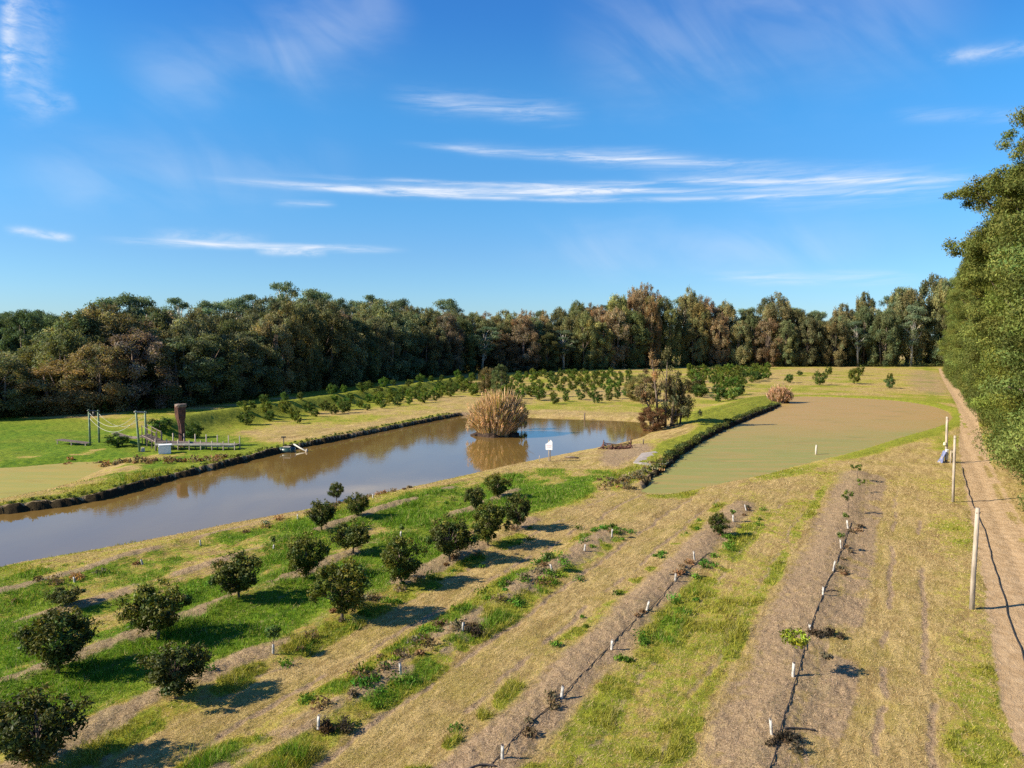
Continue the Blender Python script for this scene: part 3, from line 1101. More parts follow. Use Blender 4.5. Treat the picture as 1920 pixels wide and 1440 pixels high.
NOM = {'ragged': 10, 'bough': 29, 'gum': 20, 'feather': 15.5, 'brown': 15.5, 'dense': 15.5, 'wall': 26.5, 'fruit': 1.95, 'bush': 2.3, 'sapling': .95}


def plant(kind, i, x, y, H, widen=1.0, tint=(1, 1, 1), label='', cat='tree', group=None, z=None, name=None):
    o = proto(kind, i)
    s = H / NOM[kind]
    o.location = (x, y, zat(x, y) if z is None else z)
    o.rotation_euler = (0, 0, rng.uniform(0, 6.28))
    o.scale = (s * widen, s * widen, s)
    for ch in o.children:
        if ch.name.startswith('crown'):
            ch.color = (*tint, 1)
    if name:
        o.name = name
    tag(o, label, cat, group)
    return o


ORD = ["", "first", "second", "third", "fourth", "fifth", "sixth", "seventh", "eighth", "ninth", "tenth", "eleventh", "twelfth", "thirteenth", "fourteenth",
       "fifteenth", "sixteenth", "seventeenth", "eighteenth", "nineteenth"]
TENS = {20: "twent", 30: "thirt", 40: "fort", 50: "fift", 60: "sixt", 70: "sevent", 80: "eight", 90: "ninet"}


def ordinal(n):
    if n < 20:
        return ORD[n]
    if n >= 100:
        return "hundred-and-" + ordinal(n - 100) if n > 100 else "hundredth"
    t, k = n // 10 * 10, n % 10
    return TENS[t] + "ieth" if k == 0 else TENS[t] + "y-" + ORD[k]


# ------------------------------------------------------------------ near orchard
NEAR = [  # px centre, base y, top y, crown width px, label
    (72, 1438, 1290, 160, "largest dark fruit tree, in the near corner, with a ragged double crown"),
    (108, 1258, 1140, 132, "wide dark fruit tree on a bare mound above the near corner tree"),
    (297, 1198, 1090, 108, "dark round fruit tree, its shadow on lush grass, past the corner pair"),
    (330, 1308, 1208, 118, "fruit tree with a narrow foot and flat wide crown beside the first mulch mounds"),
    (448, 1120, 1034, 96, "dark fruit tree standing alone in the lush grass, midway along the second tree row"),
    (573, 1082, 1000, 76, "fruit tree with dense dark crown just behind the big round one"),
    (641, 1157, 1050, 116, "big round fruit tree with yellowish leaves and a long dark shadow on dry grass"),
    (662, 1037, 975, 68, "smaller fruit tree on a thin stem, behind the dense dark one"),
    (752, 1095, 1008, 84, "short trunked fruit tree next beyond the big round one in its row"),
    (603, 992, 937, 56, "small round fruit tree closest to the long pond's straight shore"),
    (670, 968, 925, 44, "little fruit tree beside the pond shore, on the dry side of the small round one"),
    (631, 937, 905, 32, "tiny feathery tree standing against the pond water"),
    (843, 1050, 967, 86, "full dark fruit tree, third from the far end of its row"),
    (915, 1020, 945, 70, "full dark fruit tree, second from the far end of its row"),
    (970, 990, 925, 56, "last fruit tree at the far end of the long row, casting a broad shadow"),
    (933, 932, 888, 50, "bright round fruit tree nearest the sign post, alone on dry grass"),
    (890, 956, 912, 42, "thin pale crowned fruit tree just below the bright round one"),
    (125, 1137, 1098, 58, "low sparse bush on the mulch strip near the pond shore"),
    (1347, 1003, 962, 36, "single small dark tree on the mulch strip in the middle of the field"),
]
for i, (px, yb, yt, wpx, lab) in enumerate(NEAR):
    b = W(px, yb)
    z = zat(*b)
    b = W(px, yb, z)
    Hh = (yb - yt) / FPX * b[1] * 1.04
    wid = wpx / FPX * b[1]
    s = Hh / NOM['fruit']
    tv = .82 + .5 * ((i * 37) % 11) / 11
    tint = (tv * 1.05, tv, 1) if i not in (6, 15) else (1.5, 1.35, 1.1)
    if i in (11, 16, 17):
        tint = (1.3, 1.2, 1.6)
    plant('fruit', i % 5, b[0], b[1], Hh, wid / (1.86 * s), tint, lab, 'fruit tree', 'fruit trees in the near orchard rows', z)

# ------------------------------------------------------------------ white sleeved saplings
GUARD = [  # px, base y, height px, leafy height m, which
    (1447, 1377, 36, 0, "white sleeve closest to the camera on the mulch strip beside the straw lane"),
    (1487, 1268, 36, 1, "white sleeve under the bushy bright green sapling on the mulch strip"),
    (1520, 1184, 18, 0, "short white sleeve stub next to the dark ring just past the leafy sapling"),
    (1543, 1117, 25, 0, "white sleeve with a thin branch, second beyond the leafy sapling"),
    (1562, 1071, 25, 0, "white sleeve on the hose line, third beyond the leafy sapling"),
    (1577, 1027, 24, .3, "white sleeve on the hose line, fourth beyond the leafy sapling"),
    (1590, 991, 22, .4, "white sleeve with a thin twig, farthest on its hose line"),
    (942, 1422, 36, 0, "white sleeve at the bottom end of the middle mulch strip"),
    (1053, 1308, 32, 0, "white sleeve leaning on the middle mulch strip, second from the bottom end"),
    (1147, 1217, 26, 0, "white sleeve on the middle mulch strip, third from the bottom end"),
    (1213, 1143, 22, 0, "white sleeve on the middle mulch strip, fourth from the bottom end"),
    (1266, 1089, 22, 0, "white sleeve on the middle mulch strip beside two dark hose ends"),
    (1302, 1049, 24, 0, "leaning white sleeve just below the single small dark tree"),
    (1375, 977, 15, .2, "small white sleeve just past the single small dark tree"),
    (1399, 957, 14, 0, "last white sleeve at the far tip of the middle mulch strip"),
    (597, 1366, 34, 0, "white sleeve by the dark soil heap at the near end of the weedy row"),
    (751, 1263, 27, 0, "white sleeve between clumps of green weeds, second in the weedy row"),
    (868, 1184, 22, 0, "white sleeve with a dark hollow behind it, third in the weedy row"),
    (1035, 1069, 18, .5, "white sleeve with a leafy green top in the weedy row"),
    (1096, 1032, 16, 0, "white sleeve amid green tufts, second from the far end of the weedy row"),
    (1147, 1006, 20, .25, "white sleeve at the far end of the weedy row"),
    (512, 1224, 22, .6, "white sleeve with a leafy top in the lush patch between two fruit trees"),
    (751, 1009, 16, .3, "white sleeve among the fruit trees, behind the short trunked one"),
    (140, 1092, 13, 0, "white sleeve on the shore side mulch line, above the low sparse bush"),
    (267, 1058, 12, 0, "white sleeve on the shore side mulch line beside dry stalks"),
    (376, 1022, 14, 0, "white sleeve midway along the shore side mulch line"),
    (513, 1028, 11, .4, "small sleeve with pale leaves in the lush grass near the shore side line"),
    (558, 973, 11, 0, "white sleeve near the small round tree on the shore side line"),
    (699, 933, 11, 0, "white sleeve beside the little fruit tree at the pond shore"),
]


def guard_sapling(px, yb, hp, leaf, lab, k):
    b = W(px, yb)
    z = zat(*b)
    b = W(px, yb, z)
    hm = hp / FPX * b[1] * rng.uniform(.62, .85)
    o = empty("tree_guard", (b[0], b[1], z), rng.uniform(0, 6.28))
    o.rotation_euler = (rng.normal(0, .10), rng.normal(0, .12), rng.uniform(0, 6.28)) if leaf != 1 else (0, 0, .2)
    mb = MB()
    w = 0.036 + .01 * rng.random()
    n = 10
    V = []
    for j, t in enumerate((-.05, 0.25, .6, 1.0)):
        for q in range(n):
            a = 2 * math.pi * q / n
            rr = w * (1 + .10 * math.sin(3 * a + k) - .12 * t)
            V.append((math.cos(a) * rr + .05 * t * hm, math.sin(a) * rr, hm * (t + (.05 * math.sin(a) if j == 3 else 0))))
    for q in range(n):
        a = 2 * math.pi * q / n
        V.append((math.cos(a) * w * .7 + .05 * hm, math.sin(a) * w * .7, hm * .93))
    mb.add(V, [(r * n + q, r * n + (q + 1) % n, (r + 1) * n + (q + 1) % n, (r + 1) * n + q) for r in range(4) for q in range(n)])
    mb.build("sleeve", M_guard, o, True)
    st = MB()
    hl = hm + (leaf if leaf else .06) * .55
    st.tube([(.0, 0, -.05), (.05 * hm, 0, hm * .9), (.07 * hm, .02, hl)], [.014, .012, .006], 6)
    st.tube([(.05 * hm, 0, hm * .92), (.12, .05, hm + .10)], [.008, .003], 4, False)
    st.build("stem", M_bark, o, True)
    if leaf:
        r = np.random.default_rng(k)
        kk = 26 if leaf >= .5 else 6
        R0 = .44 if leaf == 1 else .10 + .18 * leaf
        d = rvec(kk, r)
        cs = d * np.array([R0, R0, R0 * .55]) * r.uniform(.3, 1, (kk, 1)) + np.array([.05, 0, hl + R0 * .4])
        f, F, C = cloud(cs, np.full((kk, 3), .08 + .05 * leaf), 26, .11, .42, (.22, .25, .02) if leaf == 1 else (.10, .15, .03), r, .9, .1, .25, .1, .6)
        mesh_np("crown", f, F, M_gloss, o, C)
    tag(o, lab, "tree guard", "white sleeved saplings along the rows")


for k, gd in enumerate(GUARD):
    guard_sapling(*gd, k)

for px, yb, yt, lab in ((1607, 905, 880, "slim bright green sapling at the far end of the hose line strip"),
                        (1612, 925, 905, "yellowish sapling just short of the far end of the hose line strip"),
                        (1590, 965, 935, "bare grey twiggy sapling above the farthest sleeve of the hose line"),
                        (95, 985, 962, "")):
    if not lab:
        continue
    b = W(px, yb)
    plant('sapling', 0 if 'bare' not in lab else 1, b[0], b[1], (yb - yt) / FPX * b[1] * 1.3, 1.0, (1.2, 1.2, .8) if 'yellow' in lab else (1, 1, 1), lab, 'sapling', 'saplings at the strip end')

# ------------------------------------------------------------------ drip hoses
def hose(pts, rad, lab, wig=.12, cat='hose'):
    P = [W(*p) for p in pts]
    mb = MB()
    path = []
    for a, b in zip(P[:-1], P[1:]):
        n = max(2, int(np.linalg.norm(b - a) / .5))
        for t in range(n):
            q = a + (b - a) * t / n
            o = (fbm(np.array([q[0]]), np.array([q[1]]), .5, 2, off=2)[0] - .5) * wig * 4
            q = q + np.array([o, 0])
            path.append((q[0], q[1], zat(*q) + rad * 1.1 + .01))
    q = P[-1]
    path.append((q[0], q[1], zat(*q) + rad))
    mb.tube(path, rad, 6)
    o = mb.build("irrigation_hose", M_black, None, True)
    tag(o, lab, cat, None)


hose([(1425, 1500), (1448, 1430), (1470, 1340), (1497, 1262), (1522, 1185), (1545, 1120), (1565, 1070), (1580, 1025), (1596, 985)], .015, "black drip hose running along the mulch strip with the leafy sapling", .05)
hose([(900, 1470), (960, 1395), (1060, 1305), (1150, 1212), (1225, 1140), (1272, 1088), (1330, 1040)], .012, "black drip hose along the middle mulch strip", .05)
hose([(1980, 1420), (1920, 1235), (1880, 1110), (1846, 992), (1822, 941), (1804, 876)], .022, "long dark pipe lying beside the dirt track", .05, 'pipe')

for px, py, ln, lab in ((1290, 1085, 70, "short dark hose end lying across the middle mulch strip"), (1560, 1118, 24, "short dark branch lying beside a white sleeve"),
                        (1500, 1372, 60, "dark curved hose piece next to the nearest white sleeve"), (905, 1450, 50, "dark hose piece at the bottom of the middle mulch strip")):
    a = W(px - ln / 2, py)
    b = W(px + ln / 2, py - 4)
    mb = MB()
    pts = []
    for t in np.linspace(0, 1, 9):
        q = a + (b - a) * t
        q[1] += .10 * math.sin(t * 3.1)
        pts.append((q[0], q[1], zat(*q) + .03))
    mb.tube(pts, .022, 6)
    tag(mb.build("hose_piece", M_black, None, True), lab, "hose", None)

# ------------------------------------------------------------------ dark soil rings beside sleeves
for px, py, lab in ((1478, 1395, "dark hollow heap of soil next to the nearest white sleeve"), (1545, 1195, "dark soil ring by the short sleeve stub"),
                    (628, 1368, "dark weedy soil heap beside the nearest sleeve of the weedy row"), (700, 1265, ""), (890, 1192, "dark soil heap behind the third sleeve of the weedy row")):
    if not lab:
        continue
    b = W(px, py)
    r = np.random.default_rng(px)
    k = 9
    cs = np.column_stack([b[0] + r.normal(0, .22, k), b[1] + r.normal(0, .18, k), zat(*b) + r.uniform(.0, .12, k)])
    f, F, C = cloud(cs, np.full((k, 3), .17), 90, .12, .3, (.075, .055, .035), r, 1, .1, .2, .1, .6)
    o = mesh_np("soil_heap", f, F, M_blade, None, C)
    tag(o, lab, "soil heap", None)

# ------------------------------------------------------------------ poles by the track
POLES = [(1822, 1143, 947, .085, "nearest tall bare timber pole beside the dirt track"), (1787, 941, 814, .08, "middle tall bare timber pole beside the dirt track"),
         (1774, 867, 780, .105, "thick farthest timber pole with a white box and blue sheet at its foot")]
for i, (px, yb, yt, rad, lab) in enumerate(POLES):
    b = W(px, yb)
    z = zat(*b)
    hm = (yb - yt) / FPX * b[1]
    o = empty("timber_pole", (b[0], b[1], z))
    mb = MB()
    tx = (4 if i == 0 else -1) / FPX * b[1]
    mb.tube([(0, 0, -.3), (tx * .3, .01, hm * .35), (tx * .7, 0, hm * .7), (tx, 0, hm)], [rad * 1.1, rad, rad * .95, rad * .85], 12)
    mb.build("shaft", M_wood, o, True)
    mb = MB()
    mb.tube([(tx - rad, -rad * .6, hm - .18), (tx + rad, -rad * .7, hm - .17)], .012, 6)
    mb.tube([(tx, -rad, hm - .17), (tx, -rad - .06, hm - .14)], .018, 6)
    mb.build("wire_fixing", M_black, o, True)
    tag(o, lab, "pole", "tall timber poles along the track")
b = W(1774, 867)
z = zat(*b)
o = empty("meter_box", (b[0] - .05, b[1] - .16, z + .25))
MB().box((0, 0, .45), (.19, .14, .85)).build("case", M_white, o)
MB().box((0, -.09, .45), (.14, .02, .72)).build("door", M_guard, o)
tag(o, "white upright box strapped to the foot of the farthest pole", "box")
o = empty("lamp_head", (b[0] - .2, b[1] - .05, z + 1.58))
MB().box((0, 0, 0), (.16, .16, .26), 0, .7).build("housing", mat("cream_plastic", (.75, .70, .45), .5, .05, 3, .3, .1), o)
MB().tube([(0.02, 0, 0), (.18, .03, -.06)], .02, 6).build("bracket", M_black, o)
tag(o, "small cream box fixed head high on the farthest pole", "junction box")
o = empty("pump", (b[0] - .38, b[1] - .1, z))
mb = MB()
V = []
for j in range(7):
    for k in range(5):
        t, w = j / 6, (k - 2) / 2
        V.append((-.22 + .4 * t + .03 * math.sin(5 * w + j), w * .3 * (1 - .3 * t), .98 * t + .03 * math.sin(3 * w)))
mb.add(V, [(j * 5 + k, j * 5 + k + 1, (j + 1) * 5 + k + 1, (j + 1) * 5 + k) for j in range(6) for k in range(4)])
mb.add(np.array(V) + np.array([.03, 0, -.02]), [(j * 5 + k, (j + 1) * 5 + k, (j + 1) * 5 + k + 1, j * 5 + k + 1) for j in range(6) for k in range(4)])
mb.build("cover_sheet", M_blue, o)
MB().box((-.02, 0, .06), (.42, .26, .12)).tube([(0, 0, .1), (.02, 0, .55)], [.10, .08], 10).build("motor", M_conc, o)
tag(o, "covered pump under a blue grey sheet leaning at the farthest pole", "pump")
mb = MB()
a = W(1776, 866)
mb.tube([(b[0] + .1, b[1], z + 1.05), (b[0] + .5, b[1] - .02, z + 1.04)], .03, 6)
mb.tube([(b[0] + .5, b[1] - .02, z + 1.06), (b[0] + .5, b[1] - .02, z - .1)], .03, 6)
tag(mb.build("cross_rail", M_wood, None, True), "short low rail fixed between the farthest pole and its stake", "rail")

# small posts
for px, yb, yt, zz, rad, m, lab in ((1530, 852, 834, Z_RIGHT, .09, M_pale, "stubby pale post standing in the weedy pond"), (1206, 836, 826, 0, .06, M_bark, "short dark stake by the pond sand patch"),
                                    (1096, 782, 767, 0, .09, M_bark, "thin dark stake on the far bank behind the long pond"), (1011, 864, 853, 0, .03, M_wood, "thin grey stake left of the white sign"),
                                    (1782, 869, 845, 0, .05, M_wood, "low stake between the two farther poles")):
    b = W(px, yb, zz)
    hm = (yb - yt) / FPX * b[1]
    z = zz if zz else zat(*b)
    mb = MB()
    mb.tube([(b[0], b[1], z - .4), (b[0] + .01, b[1], z + hm * .6), (b[0] + .03, b[1], z + hm)], [rad, rad, rad * .85], 9)
    tag(mb.build("stake", m, None, True), lab, "stake", "short stakes round the ponds")

# ------------------------------------------------------------------ white sign by the pond
b = W(1030, 866)
z = zat(*b)
o = empty("notice_sign", (b[0], b[1], z), R(-12))
mb = MB()
mb.box((-.06, 0, .85), (.07, .05, 1.9)).build("post", M_wood, o)
mb = MB()
mb.box((.07, .01, .8), (.06, .05, 1.8)).build("post", M_bark, o)
# board: square with a raised pointed top corner
mb = MB()
out = [(-.30, .95), (.26, .95), (.26, 1.62), (.12, 1.80), (-.02, 1.62), (-.18, 1.50), (-.32, 1.42)]
V = [(x, -.055, zz) for x, zz in out] + [(x, -.03, zz) for x, zz in out]
n = len(out)
mb.add(V, [(i, n + i, n + (i + 1) % n, (i + 1) % n) for i in range(n)], [(0, i, i + 1) for i in range(1, n - 1)] + [(n, n + i + 1, n + i) for i in range(1, n - 1)])
mb.build("board", M_white, o)
MB().box((-.03, -.062, 1.30), (.42, .012, .05)).box((-.03, -.062, 1.18), (.34, .012, .03)).build("faded_lettering", mat("faded_pink_print", (.55, .38, .42), .6, .1, 5, .2, .1), o)
tag(o, "white sign board with pointed top on two posts at the water's edge", "sign")

# a fallen log, concrete slab, brush barrier
a, c = W(1060, 859), W(1086, 860)
mb = MB()
mb.tube([(a[0], a[1], zat(*a) + .05), ((a[0] + c[0]) / 2, (a[1] + c[1]) / 2, zat(*a) + .09), (c[0], c[1], zat(*c) + .05)], [.06, .08, .05], 8)
tag(mb.build("log", M_bark, None, True), "thin dark log lying in the grass near the sign", "log")

sl = [W(*p, .15) for p in ((1187, 868), (1203, 852), (1228, 848), (1262, 857), (1250, 868), (1226, 873))]
mb = MB()
n = len(sl)
zs = [zat(*p) for p in sl]
V = [(p[0], p[1], zz - .2) for p, zz in zip(sl, zs)] + [(p[0], p[1], zz + .05) for p, zz in zip(sl, zs)]
mb.add(V, [(i, (i + 1) % n, n + (i + 1) % n, n + i) for i in range(n)], [(n, n + i, n + i + 1) for i in range(1, n - 1)])
s = mb.build("concrete_slab", M_conc, None)
tag(s, "pale cracked concrete slab between the two ponds", "slab")

r = np.random.default_rng(5)
a, c = W(1130, 843), W(1185, 843)
mb = MB()
for t in (0.02, .30, .62, .95):
    q = a + (c - a) * t
    mb.tube([(q[0], q[1], zat(*q) - .1), (q[0] + .04, q[1], zat(*q) + (.85 if t in (.02, .95) else .5))], [.07, .05], 7)
for j in range(4):
    mb.tube([(a[0], a[1] + .05, zat(*a) + .16 + .14 * j), ((a[0] + c[0]) / 2, a[1], zat(*a) + .05 + .12 * j), (c[0], c[1] + .05, zat(*c) + .14 + .13 * j)], [.045, .055, .04], 6)
for i in range(46):
    t = r.random()
    q = a + (c - a) * t
    ang = r.uniform(0, 3.14)
    L = r.uniform(.3, 1.1)
    z0 = zat(*q)
    up_ = r.uniform(.05, .75 if (t < .15 or t > .85) else .3)
    mb.tube([(q[0] - math.cos(ang) * L * .5, q[1] + r.normal(0, .15), z0 + .02), (q[0], q[1] + r.normal(0, .1), z0 + up_ * .6), (q[0] + math.cos(ang) * L * .5, q[1] + r.normal(0, .15), z0 + up_)], [.03, .04, .012], 5)
tag(mb.build("brushwood_barrier", M_rust, None), "low brown barrier of stakes, rails and dead branches at the pond edge", "barrier")

# ------------------------------------------------------------------ rope bridge, jetty, carved stump on the left
def at3(px, py, base_y):
    """point straight above the ground point seen at (px, base_y)"""
    b = W(px, base_y)
    d = ray(px, py)
    return np.array([b[0], b[1], CAM_H + d.z / d.y * b[1]])


rb = empty("rope_bridge", (*W(215, 838), 0))
base = np.array([*W(215, 838), 0])
gpts = {}
for nm, px, yb, yt in (("a", 169, 836, 768), ("b", 186, 830, 769), ("c", 257, 847, 770), ("d", 274, 836, 771)):
    p = at3(px, yt, yb)
    gpts[nm] = p
    mb = MB()
    lean = .25 if nm == "c" else .0
    mb.tube([(p[0] + lean - base[0], p[1] - base[1], zat(p[0], p[1]) - .3), (p[0] - base[0], p[1] - base[1], p[2])], [.10, .085], 8)
    mb.build("post", M_green, rb, True)
for k1, k2 in (("a", "b"), ("c", "d")):
    p, q = gpts[k1], gpts[k2]
    mb = MB()
    dv = (q - p) * .12
    mb.tube([p - dv - base - [0, 0, .12], q + dv - base - [0, 0, .12]], .08, 8)
    if k1 == "a":
        mb.box(((p + q) / 2 - base - [0, 0, .4]), (abs(q[0] - p[0]) * .6, .1, .45))
    mb.build("crossbar", M_black if k1 == "a" else M_pale, rb, True)
for k1, k2, off in (("a", "c", 0), ("b", "d", 0), ("a", "c", .5)):
    p, q = gpts[k1].copy(), gpts[k2].copy()
    p[2] -= .3 + off
    q[2] -= .3 + off
    mb = MB()
    pts = []
    for t in np.linspace(0, 1, 17):
        c = p + (q - p) * t
        c[2] -= 4 * t * (1 - t) * 1.25
        pts.append(c - base)
    mb.tube(pts, .018, 5)
    mb.build("rope", M_rope, rb, True)
dk = MB()
d0, d1 = at3(215, 812, 830), at3(262, 821, 838)
for i in range(26):
    t = i / 25
    c = d0 + (d1 - d0) * t
    c[2] -= 4 * t * (1 - t) * .15
    dk.box(c - base, (.12, 1.1, .05), R(10))
for s in (-.5, .5):
    dk.tube([d0 - base + [0, s, 0], (d0 + d1) / 2 - base + [0, s, -.15], d1 - base + [0, s, 0]], .035, 5)
dk.build("deck", M_plank, rb)
tag(rb, "sagging rope bridge hung between two pairs of green posts", "bridge")

jt = empty("jetty", (*W(370, 838), 0))
base = np.array([*W(370, 838), 0])
e0, e1, e2 = at3(272, 815, 836), at3(298, 832, 843), at3(445, 838, 843)
e2[2] = .45
e1[2] = .75
dk = MB()
dirv = e2 - e1
L = np.linalg.norm(dirv[:2])
rz = math.atan2(dirv[1], dirv[0])
n = int(L / .18)
for i in range(n):
    t = (i + .5) / n
    c = e1 + dirv * t
    dk.box(c - base, (.165, 1.3, .06), rz)
dk.build("deck", M_plank, jt)
bm_ = MB()
for s in (-.55, .55):
    nrm = np.array([-math.sin(rz), math.cos(rz), 0]) * s
    bm_.tube([e1 - base + nrm - [0, 0, .12], e2 - base + nrm - [0, 0, .12]], .07, 6)
    if s < 0:
        mid = (e1 + e2) / 2 - base + nrm * 1.22
        bm_.box(mid - [0, 0, .02], (L, .04, .16), rz)
bm_.build("bearer", M_pale, jt)
ri = empty("tmp", (0, 0, 0))
bpy.data.objects.remove(ri)
for i in range(8):
    t = i / 7
    for s in (-.62, .62):
        c = e1 + dirv * t - base + np.array([-math.sin(rz), math.cos(rz), 0]) * s
        mb = MB()
        mb.tube([(c[0], c[1], c[2] - 1.1), (c[0], c[1], c[2] + (.75 if s > 0 else .35))], [.06, .05], 7)
        mb.build("post", M_wood, jt, True)
mb = MB()
n = 14
rz2 = math.atan2(e1[1] - e0[1], e1[0] - e0[0])
for i in range(n):
    t = (i + .5) / n
    c = e0 + (e1 - e0) * t
    mb.box(c - base, (.14, 1.1, .05), rz2)
for s in (-.5, .5):
    mb.tube([e0 - base + [0, s, .0], e1 - base + [0, s, 0]], .05, 5)
    mb.tube([e0 - base + [0, s, .9], e1 - base + [0, s, .85]], .035, 5)
    for t in (0, .35, .7, 1):
        c = e0 + (e1 - e0) * t - base
        mb.tube([(c[0], c[1] + s, c[2] - .8), (c[0], c[1] + s, c[2] + .95)], .05, 6)
mb.build("ramp", M_plank, jt)
tag(jt, "long low timber jetty with posts and a ramp up to the rope bridge", "jetty")

ld = empty("low_deck", (*W(140, 832), 0))
base = np.array([*W(140, 832), 0])
f0, f1 = at3(110, 824, 832), at3(168, 831, 836)
mb = MB()
for i in range(18):
    t = (i + .5) / 18
    c = f0 + (f1 - f0) * t
    mb.box(c - base, (.17, .9, .05), R(-6))
mb.build("deck", M_plank, ld)
for t in (.05, .5, .95):
    c = f0 + (f1 - f0) * t - base
    MB().tube([(c[0], c[1] - .4, c[2] - .8), (c[0], c[1] - .4, c[2] + .02)], .05, 6).build("leg", M_wood, ld, True)
tag(ld, "short low plank deck in the grass at the end of the rope bridge", "deck")

b = W(309, 850)
o = empty("concrete_block", (b[0], b[1], zat(*b)), R(25))
MB().box((0, 0, .35), (1.0, .75, .8)).box((.05, 0, .77), (1.06, .80, .08)).build("block_body", M_white, o)
tag(o, "white concrete block under the jetty's ramp end", "block")
b = W(268, 846)
mb = MB()
mb.box((b[0], b[1], zat(*b) + .15), (.35, .3, .4), .5, .8)
tag(mb.build("stone", M_pale, None), "small pale stone at the foot of the rope bridge post", "stone")

# carved flared stump
b = W(341, 838)
z = zat(*b)
hm = (836 - 757) / FPX * b[1]
o = empty("carved_stump", (b[0], b[1], z))
prof = [(-.3, .30), (0, .29), (.12, .27), (.35, .26), (.55, .27), (.62, .32), (.70, .40), (.80, .43), (.88, .46), (.93, .45), (.96, .44), (1.0, .42)]
V = []
n = 28
r = np.random.default_rng(3)
for j, (t, rr) in enumerate(prof):
    for k in range(n):
        a = 2 * math.pi * k / n
        q = rr * (1 + .13 * math.sin(5 * a + t * 4) + .07 * math.sin(11 * a - t * 9) + r.normal(0, .03))
        V.append((math.cos(a) * q + .06 * math.sin(t * 5), math.sin(a) * q, t * hm + (r.normal(0, .03) if t > .9 else 0)))
Q = [(j * n + k, j * n + (k + 1) % n, (j + 1) * n + (k + 1) % n, (j + 1) * n + k) for j in range(len(prof) - 1) for k in range(n)]
V.append((0, 0, hm * 1.0))
MB().add(V, Q, [(len(V) - 1, (len(prof) - 1) * n + k, (len(prof) - 1) * n + (k + 1) % n) for k in range(n)]).build("trunk", M_rust, o)
mb = MB()
V = []
for j, (zz, rr) in enumerate(((.95, .46), (.99, .51), (1.02, .49), (1.03, .2))):
    for k in range(n):
        a = 2 * math.pi * k / n
        q = rr * (1 + .06 * math.sin(4 * a + 1) + r.normal(0, .02))
        V.append((math.cos(a) * q, math.sin(a) * q, zz * hm))
mb.add(V, [(j * n + k, j * n + (k + 1) % n, (j + 1) * n + (k + 1) % n, (j + 1) * n + k) for j in range(3) for k in range(n)])
mb.build("cap", M_plank, o)
tag(o, "tall reddish brown carved stump flaring out to a wide flat top", "stump")

# ------------------------------------------------------------------ intake raft and pipe at the pond's far shore
b = W(538, 848, Z_MAIN)
o = empty("intake_drum", (b[0], b[1], Z_MAIN))
mb = MB()
mb.tube([(-.75, 0, .12), (.75, .05, .12)], [.34, .34], 16)
mb.tube([(-.45, 0, .12), (-.42, 0, .12)], [.37, .37], 16)
mb.tube([(.42, 0, .12), (.45, 0, .12)], [.37, .37], 16)
mb.build("float", M_drum, o, True)
MB().box((0, 0, .50), (.7, .3, .08)).build("cradle", M_pale, o)
tag(o, "dark green float drum lying at the foot of the far bank", "float drum")
a, c = W(551, 832, .2), W(574, 847, Z_MAIN)
o = empty("intake_pipe", (a[0], a[1], 0))
dv = np.array([c[0] - a[0], c[1] - a[1], 0])
MB().tube([(0, 0, .15), dv * .5 + [0, 0, -.1], dv + [0, 0, Z_MAIN + .05]], [.07, .07, .07], 10).build("pipe_run", M_rope, o, True)
MB().tube([dv + [0, 0, Z_MAIN - .2], dv + [.1, -.05, Z_MAIN + .25]], [.12, .10], 10).build("foot_valve", M_wood, o, True)
tag(o, "white pipe slanting from the far bank into the pond", "pipe")
b = W(532, 836)
z = zat(*b)
o = empty("tap_post", (b[0], b[1], z))
MB().tube([(0, 0, -.2), (0, 0, .75)], .05, 8).build("post", M_bark, o, True)
MB().box((0, 0, .80), (.42, .12, .13)).build("head", M_black, o)
tag(o, "short dark T shaped post on the bank above the float drum", "post")

